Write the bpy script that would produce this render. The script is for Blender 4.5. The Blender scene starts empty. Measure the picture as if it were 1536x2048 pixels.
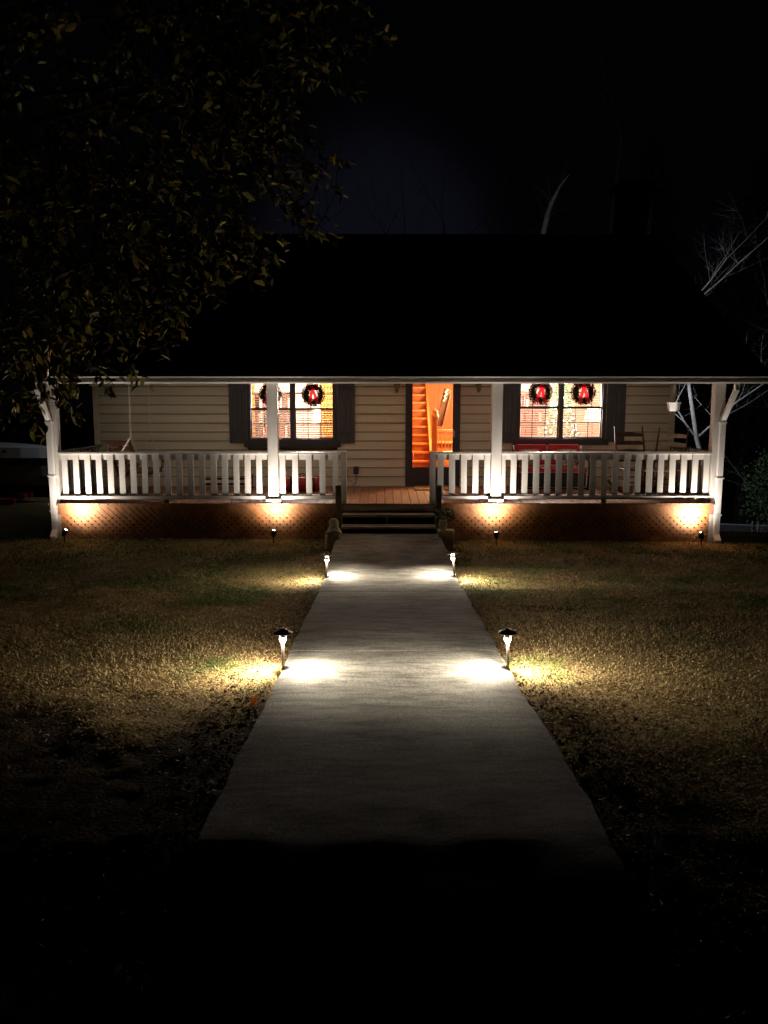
import bpy, math, random
import numpy as np
from mathutils import Vector, Matrix

random.seed(7)
rng = np.random.default_rng(7)
sc = bpy.context.scene
C = sc.collection
R = math.radians

# ------------------------------------------------------------------ camera
EYE = 1.84
PITCH = R(7.9)
FPX = 1650.0
cam_d = bpy.data.cameras.new('camera')
cam = bpy.data.objects.new('camera', cam_d)
C.objects.link(cam)
cam_d.sensor_fit = 'HORIZONTAL'
cam_d.sensor_width = 36.0
cam_d.lens = 36.0 * FPX / 1536.0
cam_d.clip_start = 0.05
cam_d.clip_end = 2000
cam.location = (0, 0, EYE)
cam.rotation_euler = (math.pi / 2 - PITCH, 0, 0)
sc.camera = cam

# ------------------------------------------------------------------ world: night sky with the glow of a town behind the woods
w = bpy.data.worlds.new('World')
sc.world = w
w.use_nodes = True
nt = w.node_tree
nt.nodes.clear()
N = nt.nodes.new
out = N('ShaderNodeOutputWorld')
tc = N('ShaderNodeTexCoord')
nrm = N('ShaderNodeVectorMath'); nrm.operation = 'NORMALIZE'
nt.links.new(tc.outputs['Generated'], nrm.inputs[0])
dot = N('ShaderNodeVectorMath'); dot.operation = 'DOT_PRODUCT'
gd = Vector((-0.01, 1.0, 0.165)).normalized()
dot.inputs[1].default_value = gd
nt.links.new(nrm.outputs[0], dot.inputs[0])
mr = N('ShaderNodeMapRange'); mr.interpolation_type = 'SMOOTHERSTEP'
mr.inputs['From Min'].default_value = 0.984
mr.inputs['From Max'].default_value = 1.0
nt.links.new(dot.outputs['Value'], mr.inputs['Value'])
mixc = N('ShaderNodeMix'); mixc.data_type = 'RGBA'
mixc.inputs['A'].default_value = (0.0002, 0.00026, 0.0004, 1)
mixc.inputs['B'].default_value = (0.0017, 0.0017, 0.0032, 1)
nt.links.new(mr.outputs['Result'], mixc.inputs['Factor'])
sky = N('ShaderNodeTexSky'); sky.sky_type = 'NISHITA'; sky.sun_disc = False
sky.sun_elevation = R(-9); sky.sun_rotation = R(0)
addn = N('ShaderNodeMix'); addn.data_type = 'RGBA'; addn.blend_type = 'ADD'
addn.inputs['Factor'].default_value = 0.0005
nt.links.new(mixc.outputs['Result'], addn.inputs['A'])
nt.links.new(sky.outputs['Color'], addn.inputs['B'])
bg = N('ShaderNodeBackground'); bg.inputs['Strength'].default_value = 1.0
nt.links.new(addn.outputs['Result'], bg.inputs['Color'])
nt.links.new(bg.outputs['Background'], out.inputs['Surface'])

# ------------------------------------------------------------------ exposure
sc.view_settings.view_transform = 'Standard'
sc.view_settings.look = 'None'
sc.view_settings.exposure = 1.0
sc.view_settings.gamma = 1.0
sc.render.engine = 'CYCLES'
sc.cycles.use_denoising = True
sc.cycles.max_bounces = 8
sc.cycles.diffuse_bounces = 4
sc.cycles.transparent_max_bounces = 16
sc.cycles.sample_clamp_indirect = 4.0
sc.cycles.caustics_reflective = False
sc.cycles.caustics_refractive = False

# strengths of the place's lamps and of the added floods
PATH_W = 122.0
UP_W = 43.0
PATH_COL = (1.0, 0.87, 0.66)
UP_COL = (1.0, 0.87, 0.73)
ROOM_W = {'left': 540.0, 'right': 600.0, 'hall': 175.0}
ADDED_FLOOD_W = 120.0

# ------------------------------------------------------------------ helpers
cp, sp = math.cos(PITCH), math.sin(PITCH)
def P(x, y, Y):
    """where the sight line of a photograph point meets the upright plane at distance Y"""
    a = (x - 768) / FPX; b = -(y - 1024) / FPX
    d = (a, cp + b * sp, -sp + b * cp)
    t = Y / d[1]
    return Vector((t * d[0], Y, EYE + t * d[2]))
def PXx(x, Y, y=850): return P(x, y, Y).x
def PZ(y, Y): return P(768, y, Y).z

class MB:
    def __init__(s): s.v = []; s.f = []
    def add(s, vs, fs):
        o = len(s.v); s.v += [tuple(v) for v in vs]; s.f += [tuple(i + o for i in f) for f in fs]; return s
    def box(s, x0, x1, y0, y1, z0, z1, M=None):
        vs = [(x0,y0,z0),(x1,y0,z0),(x1,y1,z0),(x0,y1,z0),(x0,y0,z1),(x1,y0,z1),(x1,y1,z1),(x0,y1,z1)]
        if M is not None: vs = [M @ Vector(v) for v in vs]
        return s.add(vs, [(0,3,2,1),(4,5,6,7),(0,1,5,4),(1,2,6,5),(2,3,7,6),(3,0,4,7)])
    def cbox(s, x0, x1, y0, y1, z0, z1, c=0.01, M=None):
        """box with chamfered upright and level edges (three stacked octagons rings)"""
        def ring(x0, x1, y0, y1, z, c):
            return [(x0+c,y0,z),(x1-c,y0,z),(x1,y0+c,z),(x1,y1-c,z),(x1-c,y1,z),(x0+c,y1,z),(x0,y1-c,z),(x0,y0+c,z)]
        rs = [ring(x0+c,x1-c,y0+c,y1-c,z0,c*.6), ring(x0,x1,y0,y1,z0+c,c), ring(x0,x1,y0,y1,z1-c,c), ring(x0+c,x1-c,y0+c,y1-c,z1,c*.6)]
        vs = [v for r in rs for v in r]
        if M is not None: vs = [M @ Vector(v) for v in vs]
        fs = [tuple(range(7,-1,-1)), tuple(range(24,32))]
        for k in range(3):
            for i in range(8):
                j = (i+1) % 8
                fs.append((k*8+i, k*8+j, (k+1)*8+j, (k+1)*8+i))
        return s.add(vs, fs)
    def beam(s, p0, p1, wdt, hgt, up=(0,0,1)):
        p0 = Vector(p0); p1 = Vector(p1); d = (p1 - p0); L = d.length; d.normalize()
        up = Vector(up)
        side = d.cross(up)
        if side.length < 1e-4: side = d.cross(Vector((0,1,0)))
        side.normalize(); u = side.cross(d).normalized()
        vs = []
        for q in (p0, p1):
            for a, b in ((-1,-1),(1,-1),(1,1),(-1,1)):
                vs.append(q + side * (a * wdt / 2) + u * (b * hgt / 2))
        return s.add(vs, [(0,3,2,1),(4,5,6,7),(0,1,5,4),(1,2,6,5),(2,3,7,6),(3,0,4,7)])
    def tube(s, path, radii, n=8, cap=True):
        path = [Vector(p) for p in path]
        if not hasattr(radii, '__len__'): radii = [radii] * len(path)
        vs = []; prev = None
        for i, p in enumerate(path):
            d = (path[min(i+1, len(path)-1)] - path[max(i-1, 0)])
            if d.length < 1e-7: d = Vector((0,0,1))
            d.normalize()
            if prev is None:
                a = Vector((1,0,0)) if abs(d.x) < .9 else Vector((0,1,0))
                u = d.cross(a).normalized()
            else:
                u = (prev - d * prev.dot(d))
                if u.length < 1e-5: u = d.cross(Vector((1,0,0)))
                u.normalize()
            prev = u; v2 = d.cross(u)
            for k in range(n):
                t = 2 * math.pi * k / n
                vs.append(p + (u * math.cos(t) + v2 * math.sin(t)) * radii[i])
        fs = []
        for i in range(len(path)-1):
            for k in range(n):
                j = (k+1) % n
                fs.append((i*n+k, i*n+j, (i+1)*n+j, (i+1)*n+k))
        if cap:
            fs.append(tuple(range(n-1,-1,-1))); fs.append(tuple(range((len(path)-1)*n, len(path)*n)))
        return s.add(vs, fs)
    def lathe(s, prof, n=16, c=(0,0,0), M=None, sx=1, sy=1):
        vs = []
        for r, z in prof:
            for k in range(n):
                t = 2 * math.pi * k / n
                vs.append(Vector((c[0] + r*sx*math.cos(t), c[1] + r*sy*math.sin(t), c[2] + z)))
        if M is not None: vs = [M @ v for v in vs]
        fs = []
        for i in range(len(prof)-1):
            for k in range(n):
                j = (k+1) % n
                fs.append((i*n+k, i*n+j, (i+1)*n+j, (i+1)*n+k))
        fs.append(tuple(range(n-1,-1,-1))); fs.append(tuple(range((len(prof)-1)*n, len(prof)*n)))
        return s.add(vs, fs)
    def prism_x(s, poly, x0, x1):
        """poly of (y, z) run along x"""
        n = len(poly)
        vs = [(x0, y, z) for y, z in poly] + [(x1, y, z) for y, z in poly]
        fs = [tuple(range(n)), tuple(range(2*n-1, n-1, -1))] + [(i, i+n, (i+1) % n + n, (i+1) % n) for i in range(n)]
        return s.add(vs, fs)
    def prism_y(s, poly, y0, y1):
        """poly of (x, z) run along y"""
        n = len(poly)
        vs = [(x, y0, z) for x, z in poly] + [(x, y1, z) for x, z in poly]
        fs = [tuple(range(n)), tuple(range(2*n-1, n-1, -1))] + [(i, i+n, (i+1) % n + n, (i+1) % n) for i in range(n)]
        return s.add(vs, fs)
    def build(s, name, mat, parent=None, smooth=False, off=None):
        me = bpy.data.meshes.new(name)
        vs = s.v
        if off is not None: vs = [(a-off[0], b-off[1], c-off[2]) for a, b, c in vs]
        me.from_pydata(vs, [], s.f)
        me.update()
        if smooth: me.shade_smooth()
        if mat is not None: me.materials.append(mat)
        o = bpy.data.objects.new(name, me); C.objects.link(o)
        if parent is not None: o.parent = parent
        return o

def tag(o, label=None, cat=None, group=None, kind=None):
    if label: o['label'] = label
    if cat: o['category'] = cat
    if group: o['group'] = group
    if kind: o['kind'] = kind
    return o
def empty(name, loc=(0,0,0), rz=0, **k):
    o = bpy.data.objects.new(name, None); C.objects.link(o)
    o.empty_display_size = 0.1
    o.location = loc; o.rotation_euler = (0,0,rz)
    return tag(o, **k)
def copy_tree(o, parent=None):
    c = o.copy(); C.objects.link(c); c.parent = parent
    for ch in list(o.children): copy_tree(ch, c)
    return c

def np_mesh(name, verts, tris_or_quads, mat, attr=None, smooth=False):
    me = bpy.data.meshes.new(name)
    verts = np.asarray(verts, dtype=np.float32); F = np.asarray(tris_or_quads, dtype=np.int32)
    k = F.shape[1]
    me.vertices.add(len(verts)); me.vertices.foreach_set('co', verts.ravel())
    me.loops.add(F.size); me.loops.foreach_set('vertex_index', F.ravel())
    me.polygons.add(len(F)); me.polygons.foreach_set('loop_start', np.arange(0, F.size, k, dtype=np.int32))
    me.polygons.foreach_set('loop_total', np.full(len(F), k, dtype=np.int32))
    me.update(calc_edges=True)
    if attr is not None:
        a = me.attributes.new('tint', 'FLOAT', 'POINT')
        a.data.foreach_set('value', np.asarray(attr, dtype=np.float32))
    if smooth: me.shade_smooth()
    me.materials.append(mat)
    return me

# ------------------------------------------------------------------ materials
def new_mat(name):
    m = bpy.data.materials.new(name); m.use_nodes = True
    return m, m.node_tree, m.node_tree.nodes['Principled BSDF']
def mat(name, col, rough=.6, var=.15, scale=6.0, bump=0.0, bscale=40.0, metal=0.0, spec=.4, stretch=(1,1,1), col2=None, detail=4):
    m, t, b = new_mat(name)
    n = t.nodes.new; L = t.links.new
    tc = n('ShaderNodeTexCoord'); mp = n('ShaderNodeMapping'); mp.inputs['Scale'].default_value = stretch
    L(tc.outputs['Object'], mp.inputs['Vector'])
    nz = n('ShaderNodeTexNoise'); nz.inputs['Scale'].default_value = scale; nz.inputs['Detail'].default_value = detail
    L(mp.outputs['Vector'], nz.inputs['Vector'])
    cr = n('ShaderNodeValToRGB')
    c1 = [max(0, c * (1 - var)) for c in col]
    c2 = [min(1, c * (1 + var)) for c in col] if col2 is None else col2
    cr.color_ramp.elements[0].color = (*c1, 1); cr.color_ramp.elements[1].color = (*c2, 1)
    cr.color_ramp.elements[0].position = .3; cr.color_ramp.elements[1].position = .7
    L(nz.outputs['Fac'], cr.inputs['Fac'])
    L(cr.outputs['Color'], b.inputs['Base Color'])
    b.inputs['Roughness'].default_value = rough; b.inputs['Metallic'].default_value = metal
    b.inputs['Specular IOR Level'].default_value = spec
    if bump:
        n2 = n('ShaderNodeTexNoise'); n2.inputs['Scale'].default_value = bscale; n2.inputs['Detail'].default_value = 6
        L(mp.outputs['Vector'], n2.inputs['Vector'])
        bp = n('ShaderNodeBump'); bp.inputs['Strength'].default_value = bump; bp.inputs['Distance'].default_value = .02
        L(n2.outputs['Fac'], bp.inputs['Height']); L(bp.outputs['Normal'], b.inputs['Normal'])
    return m
def emit(name, col, strength):
    m, t, b = new_mat(name)
    b.inputs['Base Color'].default_value = (*col, 1)
    b.inputs['Emission Color'].default_value = (*col, 1)
    b.inputs['Emission Strength'].default_value = strength
    return m
def frosted(name, col, strength):
    m = emit(name, col, strength); t = m.node_tree
    tr = t.nodes.new('ShaderNodeBsdfTransparent'); mx = t.nodes.new('ShaderNodeMixShader'); mx.inputs['Fac'].default_value = .75
    t.links.new(t.nodes['Principled BSDF'].outputs['BSDF'], mx.inputs[1]); t.links.new(tr.outputs['BSDF'], mx.inputs[2])
    t.links.new(mx.outputs['Shader'], t.nodes['Material Output'].inputs['Surface'])
    return m
def translucent(name, col, mixf=.5, rough=.7, var=.15, scale=20, wave=None):
    m, t, b = new_mat(name)
    n = t.nodes.new; L = t.links.new
    tc = n('ShaderNodeTexCoord'); nz = n('ShaderNodeTexNoise'); nz.inputs['Scale'].default_value = scale
    L(tc.outputs['Object'], nz.inputs['Vector'])
    cr = n('ShaderNodeValToRGB')
    cr.color_ramp.elements[0].color = (*[c*(1-var) for c in col], 1); cr.color_ramp.elements[1].color = (*[min(1,c*(1+var)) for c in col], 1)
    src = nz.outputs['Fac']
    if wave:
        sx = n('ShaderNodeSeparateXYZ'); L(tc.outputs['Object'], sx.inputs['Vector'])
        acc = None
        for ax, per in wave:
            mu = n('ShaderNodeMath'); mu.operation = 'MULTIPLY'; mu.inputs[1].default_value = 2*math.pi/per
            L(sx.outputs[ax], mu.inputs[0])
            si = n('ShaderNodeMath'); si.operation = 'SINE'; L(mu.outputs[0], si.inputs[0])
            if acc is None: acc = si.outputs[0]
            else:
                ad = n('ShaderNodeMath'); ad.operation = 'ADD'; L(acc, ad.inputs[0]); L(si.outputs[0], ad.inputs[1]); acc = ad.outputs[0]
        mm = n('ShaderNodeMapRange'); mm.inputs['From Min'].default_value = -1.2; mm.inputs['From Max'].default_value = 1.2
        L(acc, mm.inputs['Value']); src = mm.outputs['Result']
    L(src, cr.inputs['Fac'])
    L(cr.outputs['Color'], b.inputs['Base Color']); b.inputs['Roughness'].default_value = rough
    tr = n('ShaderNodeBsdfTranslucent'); L(cr.outputs['Color'], tr.inputs['Color'])
    mx = n('ShaderNodeMixShader'); mx.inputs['Fac'].default_value = mixf
    L(b.outputs['BSDF'], mx.inputs[1]); L(tr.outputs['BSDF'], mx.inputs[2])
    L(mx.outputs['Shader'], t.nodes['Material Output'].inputs['Surface'])
    return m
def glass(name):
    m, t, b = new_mat(name)
    n = t.nodes.new; L = t.links.new
    t.nodes.remove(b)
    tr = n('ShaderNodeBsdfTransparent'); tr.inputs['Color'].default_value = (.96,.97,.97,1)
    gl = n('ShaderNodeBsdfGlossy'); gl.inputs['Roughness'].default_value = .02
    fr = n('ShaderNodeFresnel'); fr.inputs['IOR'].default_value = 1.45
    mx = n('ShaderNodeMixShader'); L(fr.outputs['Fac'], mx.inputs['Fac'])
    L(tr.outputs['BSDF'], mx.inputs[1]); L(gl.outputs['BSDF'], mx.inputs[2])
    L(mx.outputs['Shader'], t.nodes['Material Output'].inputs['Surface'])
    return m
def tinted(name, stops, rough=.8, mixf=0.0, spec=.3, patch=None):
    """colour from a per-piece random 'tint' attribute; patch = (scale, stops2) blends a second ramp in broad patches"""
    m, t, b = new_mat(name)
    n = t.nodes.new; L = t.links.new
    at = n('ShaderNodeAttribute'); at.attribute_name = 'tint'
    def ramp(stops):
        cr = n('ShaderNodeValToRGB')
        els = cr.color_ramp.elements
        els[0].position, els[0].color = stops[0][0], (*stops[0][1], 1)
        els[1].position, els[1].color = stops[-1][0], (*stops[-1][1], 1)
        for p, c in stops[1:-1]:
            e = els.new(p); e.color = (*c, 1)
        L(at.outputs['Fac'], cr.inputs['Fac'])
        return cr.outputs['Color']
    col = ramp(stops)
    if patch:
        tc = n('ShaderNodeTexCoord'); nz = n('ShaderNodeTexNoise'); nz.inputs['Scale'].default_value = patch[0]; nz.inputs['Detail'].default_value = 3
        L(tc.outputs['Object'], nz.inputs['Vector'])
        sx = n('ShaderNodeSeparateXYZ'); L(tc.outputs['Object'], sx.inputs['Vector'])
        my = n('ShaderNodeMapRange'); my.inputs['From Min'].default_value = 8.0; my.inputs['From Max'].default_value = 13.0
        my.inputs['To Min'].default_value = 0.0; my.inputs['To Max'].default_value = .30
        L(sx.outputs['Y'], my.inputs['Value'])
        ad = n('ShaderNodeMath'); ad.operation = 'ADD'; L(nz.outputs['Fac'], ad.inputs[0]); L(my.outputs['Result'], ad.inputs[1])
        mr = n('ShaderNodeMapRange'); mr.inputs['From Min'].default_value = patch[2]; mr.inputs['From Max'].default_value = patch[3]
        L(ad.outputs[0], mr.inputs['Value'])
        mx = n('ShaderNodeMix'); mx.data_type = 'RGBA'
        L(mr.outputs['Result'], mx.inputs['Factor']); L(col, mx.inputs['A']); L(ramp(patch[1]), mx.inputs['B'])
        col = mx.outputs['Result']
    L(col, b.inputs['Base Color']); b.inputs['Roughness'].default_value = rough
    b.inputs['Specular IOR Level'].default_value = spec
    if mixf:
        tr = n('ShaderNodeBsdfTranslucent'); L(col, tr.inputs['Color'])
        mx = n('ShaderNodeMixShader'); mx.inputs['Fac'].default_value = mixf
        L(b.outputs['BSDF'], mx.inputs[1]); L(tr.outputs['BSDF'], mx.inputs[2])
        L(mx.outputs['Shader'], t.nodes['Material Output'].inputs['Surface'])
    return m

def concrete_mat():
    m, t, b = new_mat('concrete')
    n = t.nodes.new; L = t.links.new
    tc = n('ShaderNodeTexCoord')
    mp = n('ShaderNodeMapping'); mp.inputs['Scale'].default_value = (1, 4.0, 1); L(tc.outputs['Object'], mp.inputs['Vector'])
    def noise(vec, s, d=6, r=.6):
        z = n('ShaderNodeTexNoise'); z.inputs['Scale'].default_value = s; z.inputs['Detail'].default_value = d; z.inputs['Roughness'].default_value = r
        L(vec, z.inputs['Vector']); return z.outputs['Fac']
    broad = noise(mp.outputs['Vector'], 1.6, 9, .72)          # broom and weather streaks across the walk
    fine = noise(tc.outputs['Object'], 70, 6, .8)
    cr = n('ShaderNodeValToRGB')
    e = cr.color_ramp.elements
    e[0].position, e[0].color = .32, (.15, .143, .132, 1)
    e[1].position, e[1].color = .68, (.33, .316, .29, 1)
    L(broad, cr.inputs['Fac'])
    cf = n('ShaderNodeValToRGB'); f = cf.color_ramp.elements
    f[0].position, f[0].color = .38, (.38, .38, .38, 1); f[1].position, f[1].color = .60, (1.2, 1.2, 1.2, 1)
    L(fine, cf.inputs['Fac'])
    mu = n('ShaderNodeMix'); mu.data_type = 'RGBA'; mu.blend_type = 'MULTIPLY'; mu.inputs['Factor'].default_value = 1
    L(cr.outputs['Color'], mu.inputs['A']); L(cf.outputs['Color'], mu.inputs['B'])
    # cracks and stains
    vo = n('ShaderNodeTexNoise'); vo.inputs['Scale'].default_value = 3.2; vo.inputs['Detail'].default_value = 9; vo.inputs['Roughness'].default_value = .75
    L(mp.outputs['Vector'], vo.inputs['Vector'])
    cs = n('ShaderNodeValToRGB'); g = cs.color_ramp.elements
    g[0].position, g[0].color = .36, (.42, .41, .37, 1); g[1].position, g[1].color = .53, (1, 1, 1, 1)
    L(vo.outputs['Fac'], cs.inputs['Fac'])
    mu2 = n('ShaderNodeMix'); mu2.data_type = 'RGBA'; mu2.blend_type = 'MULTIPLY'; mu2.inputs['Factor'].default_value = .8
    L(mu.outputs['Result'], mu2.inputs['A']); L(cs.outputs['Color'], mu2.inputs['B'])
    L(mu2.outputs['Result'], b.inputs['Base Color'])
    b.inputs['Roughness'].default_value = .88; b.inputs['Specular IOR Level'].default_value = .25
    mb = n('ShaderNodeMath'); mb.operation = 'MULTIPLY_ADD'; mb.inputs[1].default_value = .6
    L(fine, mb.inputs[0]); L(broad, mb.inputs[2])
    bp = n('ShaderNodeBump'); bp.inputs['Strength'].default_value = .8; bp.inputs['Distance'].default_value = .025
    L(mb.outputs[0], bp.inputs['Height']); L(bp.outputs['Normal'], b.inputs['Normal'])
    return m

M_CONC = concrete_mat()
M_SOIL = mat('soil', (.035, .024, .016), .95, .55, 5, .9, 30, spec=.05, col2=(.115, .078, .045))
M_WHITE = mat('white_paint', (.43, .41, .39), .5, .14, 7, .12, 50, stretch=(1,1,.25))
M_GUTTER = mat('gutter_paint', (.82, .80, .79), .30, .06, 3, .04, 20, spec=.55)
M_SIDING = mat('siding_paint', (.68, .635, .50), .6, .08, 3, .12, 60, stretch=(.2,1,4))
M_TRIM = mat('dark_trim', (.055, .05, .062), .5, .12, 8, .1, 40)
M_SHUT = mat('shutter_paint', (.075, .075, .082), .55, .15, 8, .15, 50, stretch=(4,1,.4))
M_DECK = mat('deck_stain', (.25, .125, .075), .55, .30, 5, .2, 60, stretch=(6,.6,1))
M_LATT = mat('lattice_stain', (.30, .118, .032), .62, .34, 7, .15, 60)
M_WEATH = mat('weathered_wood', (.16, .145, .125), .8, .25, 8, .3, 50, stretch=(3,3,.5))
M_TREAD = mat('tread_wood', (.30, .235, .19), .7, .25, 6, .25, 50, stretch=(.5,5,1))
M_ROOF = mat('roof_shingles', (.020, .019, .019), .95, .3, 12, .5, 30, spec=.05)
M_VOID = mat('crawl_space_shade', (.02, .017, .015), .95, .2, 6)
M_BRICK = mat('chimney_brick', (.05, .03, .025), .9, .3, 20)
M_CEIL = mat('porch_ceiling_paint', (.82, .80, .76), .6, .04, 4)
M_RED = mat('red_paint', (.42, .02, .025), .35, .12, 5, spec=.5)
M_CREAM = mat('cream_paint', (.62, .57, .47), .4, .1, 5)
M_DKWOOD = mat('dark_wood', (.075, .038, .022), .5, .3, 9, .15, 50, stretch=(1,1,.4))
M_REDWOOD = mat('red_brown_wood', (.16, .06, .035), .5, .3, 9, .15, 50)
M_BLACK = mat('black_metal', (.02, .02, .022), .4, .2, 9, metal=.3)
M_BRONZE = mat('bronze_metal', (.075, .06, .05), .38, .2, 12, metal=.75)
M_STEM = mat('stem_metal', (.13, .10, .08), .45, .2, 12, metal=.4)
M_STEEL = mat('galvanised_steel', (.55, .56, .60), .45, .12, 15, metal=.1)
M_STONE = mat('weathered_stone', (.46, .43, .32), .9, .35, 14, .5, 50)
M_BLOCK = mat('tan_stone_block', (.46, .34, .22), .9, .25, 12, .5, 40)
M_GLASS = glass('window_glass')
M_BARK = mat('bare_bark', (.30, .28, .26), .9, .35, 9, .5, 40)
M_BARK2 = mat('dark_bark', (.07, .055, .045), .9, .35, 9, .5, 40)
M_WALLIN = mat('cream_room_wall', (.78, .68, .58), .8, .04, 3)
M_CEILIN = mat('white_ceiling', (.82, .80, .76), .8, .03, 3)
M_PINE = mat('pine_boards', (.60, .25, .08), .45, .16, 4, .1, 40, stretch=(7,7,.35))
M_PINE2 = mat('dark_pine', (.27, .095, .035), .45, .2, 4, .1, 40, stretch=(1,5,5))
M_BLIND = translucent('blind_slat_vinyl', (.60, .52, .46), .18, var=.03)
M_CURT = translucent('plaid_curtain_cloth', (.60, .30, .10), .5, var=.45, wave=(('X', .07), ('Z', .11)))
M_BOW = translucent('red_ribbon', (.62, .015, .03), .55, .5, var=.1)
M_WREATH = tinted('wreath_needles', [(0, (.012, .022, .010)), (1, (.035, .05, .02))], .8)
M_LENS = emit('lamp_lens_glow', (1.0, .93, .80), 22.0)
M_LENSCUP = frosted('frosted_lens_glow', (1.0, .95, .86), 1.8)
M_BULB = emit('bulb_glow', (1.0, .85, .62), 14.0)
M_CUP = mat('white_lamp_cup', (.80, .80, .80), .35, .03, 5)

# ------------------------------------------------------------------ ground
def smooth_interp(y, ys, zs):
    return np.interp(y, ys, zs)
WALK_Y = [-8, 1.2, 2.6, 3.0, 3.3, 4.5, 5.85, 8.0, 9.4, 10.2, 11.0, 12.72, 14]
WALK_Z = [-.7, -.42, -.15, -.06, -.014, -.055, -.126, -.262, -.368, -.405, -.385, -.262, -.2]
def walk_z(y): return np.interp(y, WALK_Y, WALK_Z)
def vnoise(x, y, s, seed=0):
    """smooth value noise on arrays"""
    x = np.asarray(x, float) * s + 37.7 * seed; y = np.asarray(y, float) * s - 11.3 * seed
    xi = np.floor(x).astype(np.int64); yi = np.floor(y).astype(np.int64)
    fx = x - xi; fy = y - yi
    fx = fx*fx*(3-2*fx); fy = fy*fy*(3-2*fy)
    def h(a, b):
        n = (a * 374761393 + b * 668265263 + seed * 982451653) & 0x7fffffff
        n = ((n ^ (n >> 13)) * 1274126177) & 0x7fffffff
        return ((n ^ (n >> 16)) & 0xffff) / 65535.0
    return (h(xi,yi)*(1-fx)+h(xi+1,yi)*fx)*(1-fy) + (h(xi,yi+1)*(1-fx)+h(xi+1,yi+1)*fx)*fy
WALK_X = 0.082
WALK_HW = 0.835
GY = [-60, -5, 0, 2.9, 3.6, 4.5, 5.85, 8.0, 10.2, 11.5, 13.3, 15, 19, 25, 40, 80, 400]
GZ = [-.6, -.55, -.50, -.25, -.14, -.12, -.175, -.31, -.455, -.46, -.47, -.55, -1.2, -2.9, -5.0, -6, -6]
def soil_mask(x, y):
    """1 on bare soil, 0 on lawn"""
    x = np.asarray(x, float); y = np.asarray(y, float)
    wob = (vnoise(x, y, 1.3, 3) - .5) * 1.1 + (vnoise(x, y, 4.0, 4) - .5) * .35
    lim = np.where(x < WALK_X, 5.15, 3.55)
    front = np.clip((lim + wob - y) / .45, 0, 1)
    d = np.abs(x - WALK_X) - WALK_HW
    wid = np.clip(.46 - (y - 3.2) * .15, .06, .5) * (.6 + .8 * vnoise(x, y, 1.7, 5))
    side = np.clip((wid - d) / .12, 0, 1)
    bare = np.clip(1 - np.hypot((x - 1.75) / .75, (y - 8.3) / .75) + (vnoise(x, y, 3, 6)-.5)*.5, 0, 1) * .8
    return np.clip(np.maximum(np.maximum(front, side), bare), 0, 1)
def gz(x, y):
    x = np.asarray(x, float); y = np.asarray(y, float)
    z = np.interp(y, GY, GZ)
    z = z + np.clip((y - 10) / 4, 0, 1) * np.clip(x, -8, 9) * -.008
    z = z + np.clip((y - 14) / 8, 0, 1) * np.clip((-x - 3) / 4, 0, 1) * np.where(y < 40, 1.1, 0) * np.clip((40-y)/15, 0, 1)
    s = soil_mask(x, y)
    near = np.clip((16 - y) / 3, 0, 1)
    z = z + near * ((vnoise(x, y, .8, 1) - .5) * .045 + (vnoise(x, y, 3.1, 2) - .5) * .014)
    z = z + near * s * ((vnoise(x, y, 7, 7) - .5) * .012 + (vnoise(x, y, 16, 8) - .5) * .018 - .03)
    d = np.abs(x - WALK_X) - WALK_HW
    trench = np.clip(1 - np.abs(d - .10) / .16, 0, 1) * np.clip((6.2 - y) / 2, 0, 1)
    z = z - trench * .05
    under = np.clip(-d / .06 + .3, 0, 1) * (y < 13.2) * (y > 1.9)
    z = z - under * .10
    return z
def axis(lo, hi, flo, fhi, fine, coarse_n):
    a = lo + (flo - lo) * (1 - np.linspace(1, 0, coarse_n, endpoint=False) ** 2)[0:]
    a = np.linspace(0, 1, coarse_n, endpoint=False); a = lo + (flo - lo) * (1 - (1 - a) ** 2)
    b = np.arange(flo, fhi, fine)
    c = np.linspace(0, 1, coarse_n + 1); c = fhi + (hi - fhi) * c ** 2
    return np.concatenate([a, b, c])
gx = axis(-300, 300, -4.6, 5.0, .035, 40)
gy = axis(-50, 400, 1.2, 9.0, .035, 10)
gy = np.concatenate([gy[gy < 9.0], np.arange(9.0, 15, .08), axis(-1, 400, 15, 24, .4, 1)[1:22], np.linspace(26, 60, 18), np.linspace(70, 400, 8)])
gy = np.unique(np.round(gy, 4))
GXX, GYY = np.meshgrid(gx, gy)
GZZ = gz(GXX, GYY)
nx, ny = len(gx), len(gy)
idx = np.arange(nx*ny).reshape(ny, nx)
quads = np.stack([idx[:-1,:-1], idx[:-1,1:], idx[1:,1:], idx[1:,:-1]], -1).reshape(-1, 4)
M_GROUND = mat('lawn_thatch_and_soil', (.03, .020, .013), .95, .5, 9, .9, 45, spec=.05, col2=(.065, .044, .027))
_t = M_GROUND.node_tree; _b = _t.nodes['Principled BSDF']; _src = _b.inputs['Base Color'].links[0].from_socket
_n = _t.nodes.new('ShaderNodeTexNoise'); _n.inputs['Scale'].default_value = 60; _n.inputs['Detail'].default_value = 5
_c = _t.nodes.new('ShaderNodeValToRGB'); _c.color_ramp.elements[0].position = .35; _c.color_ramp.elements[1].position = .65
_c.color_ramp.elements[0].color = (.09, .062, .028, 1); _c.color_ramp.elements[1].color = (.27, .19, .09, 1); _t.links.new(_n.outputs['Fac'], _c.inputs['Fac'])
_a = _t.nodes.new('ShaderNodeAttribute'); _a.attribute_name = 'tint'
_m = _t.nodes.new('ShaderNodeMix'); _m.data_type = 'RGBA'; _t.links.new(_a.outputs['Fac'], _m.inputs['Factor']); _t.links.new(_c.outputs['Color'], _m.inputs['A']); _t.links.new(_src, _m.inputs['B'])
_t.links.new(_m.outputs['Result'], _b.inputs['Base Color'])
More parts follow.
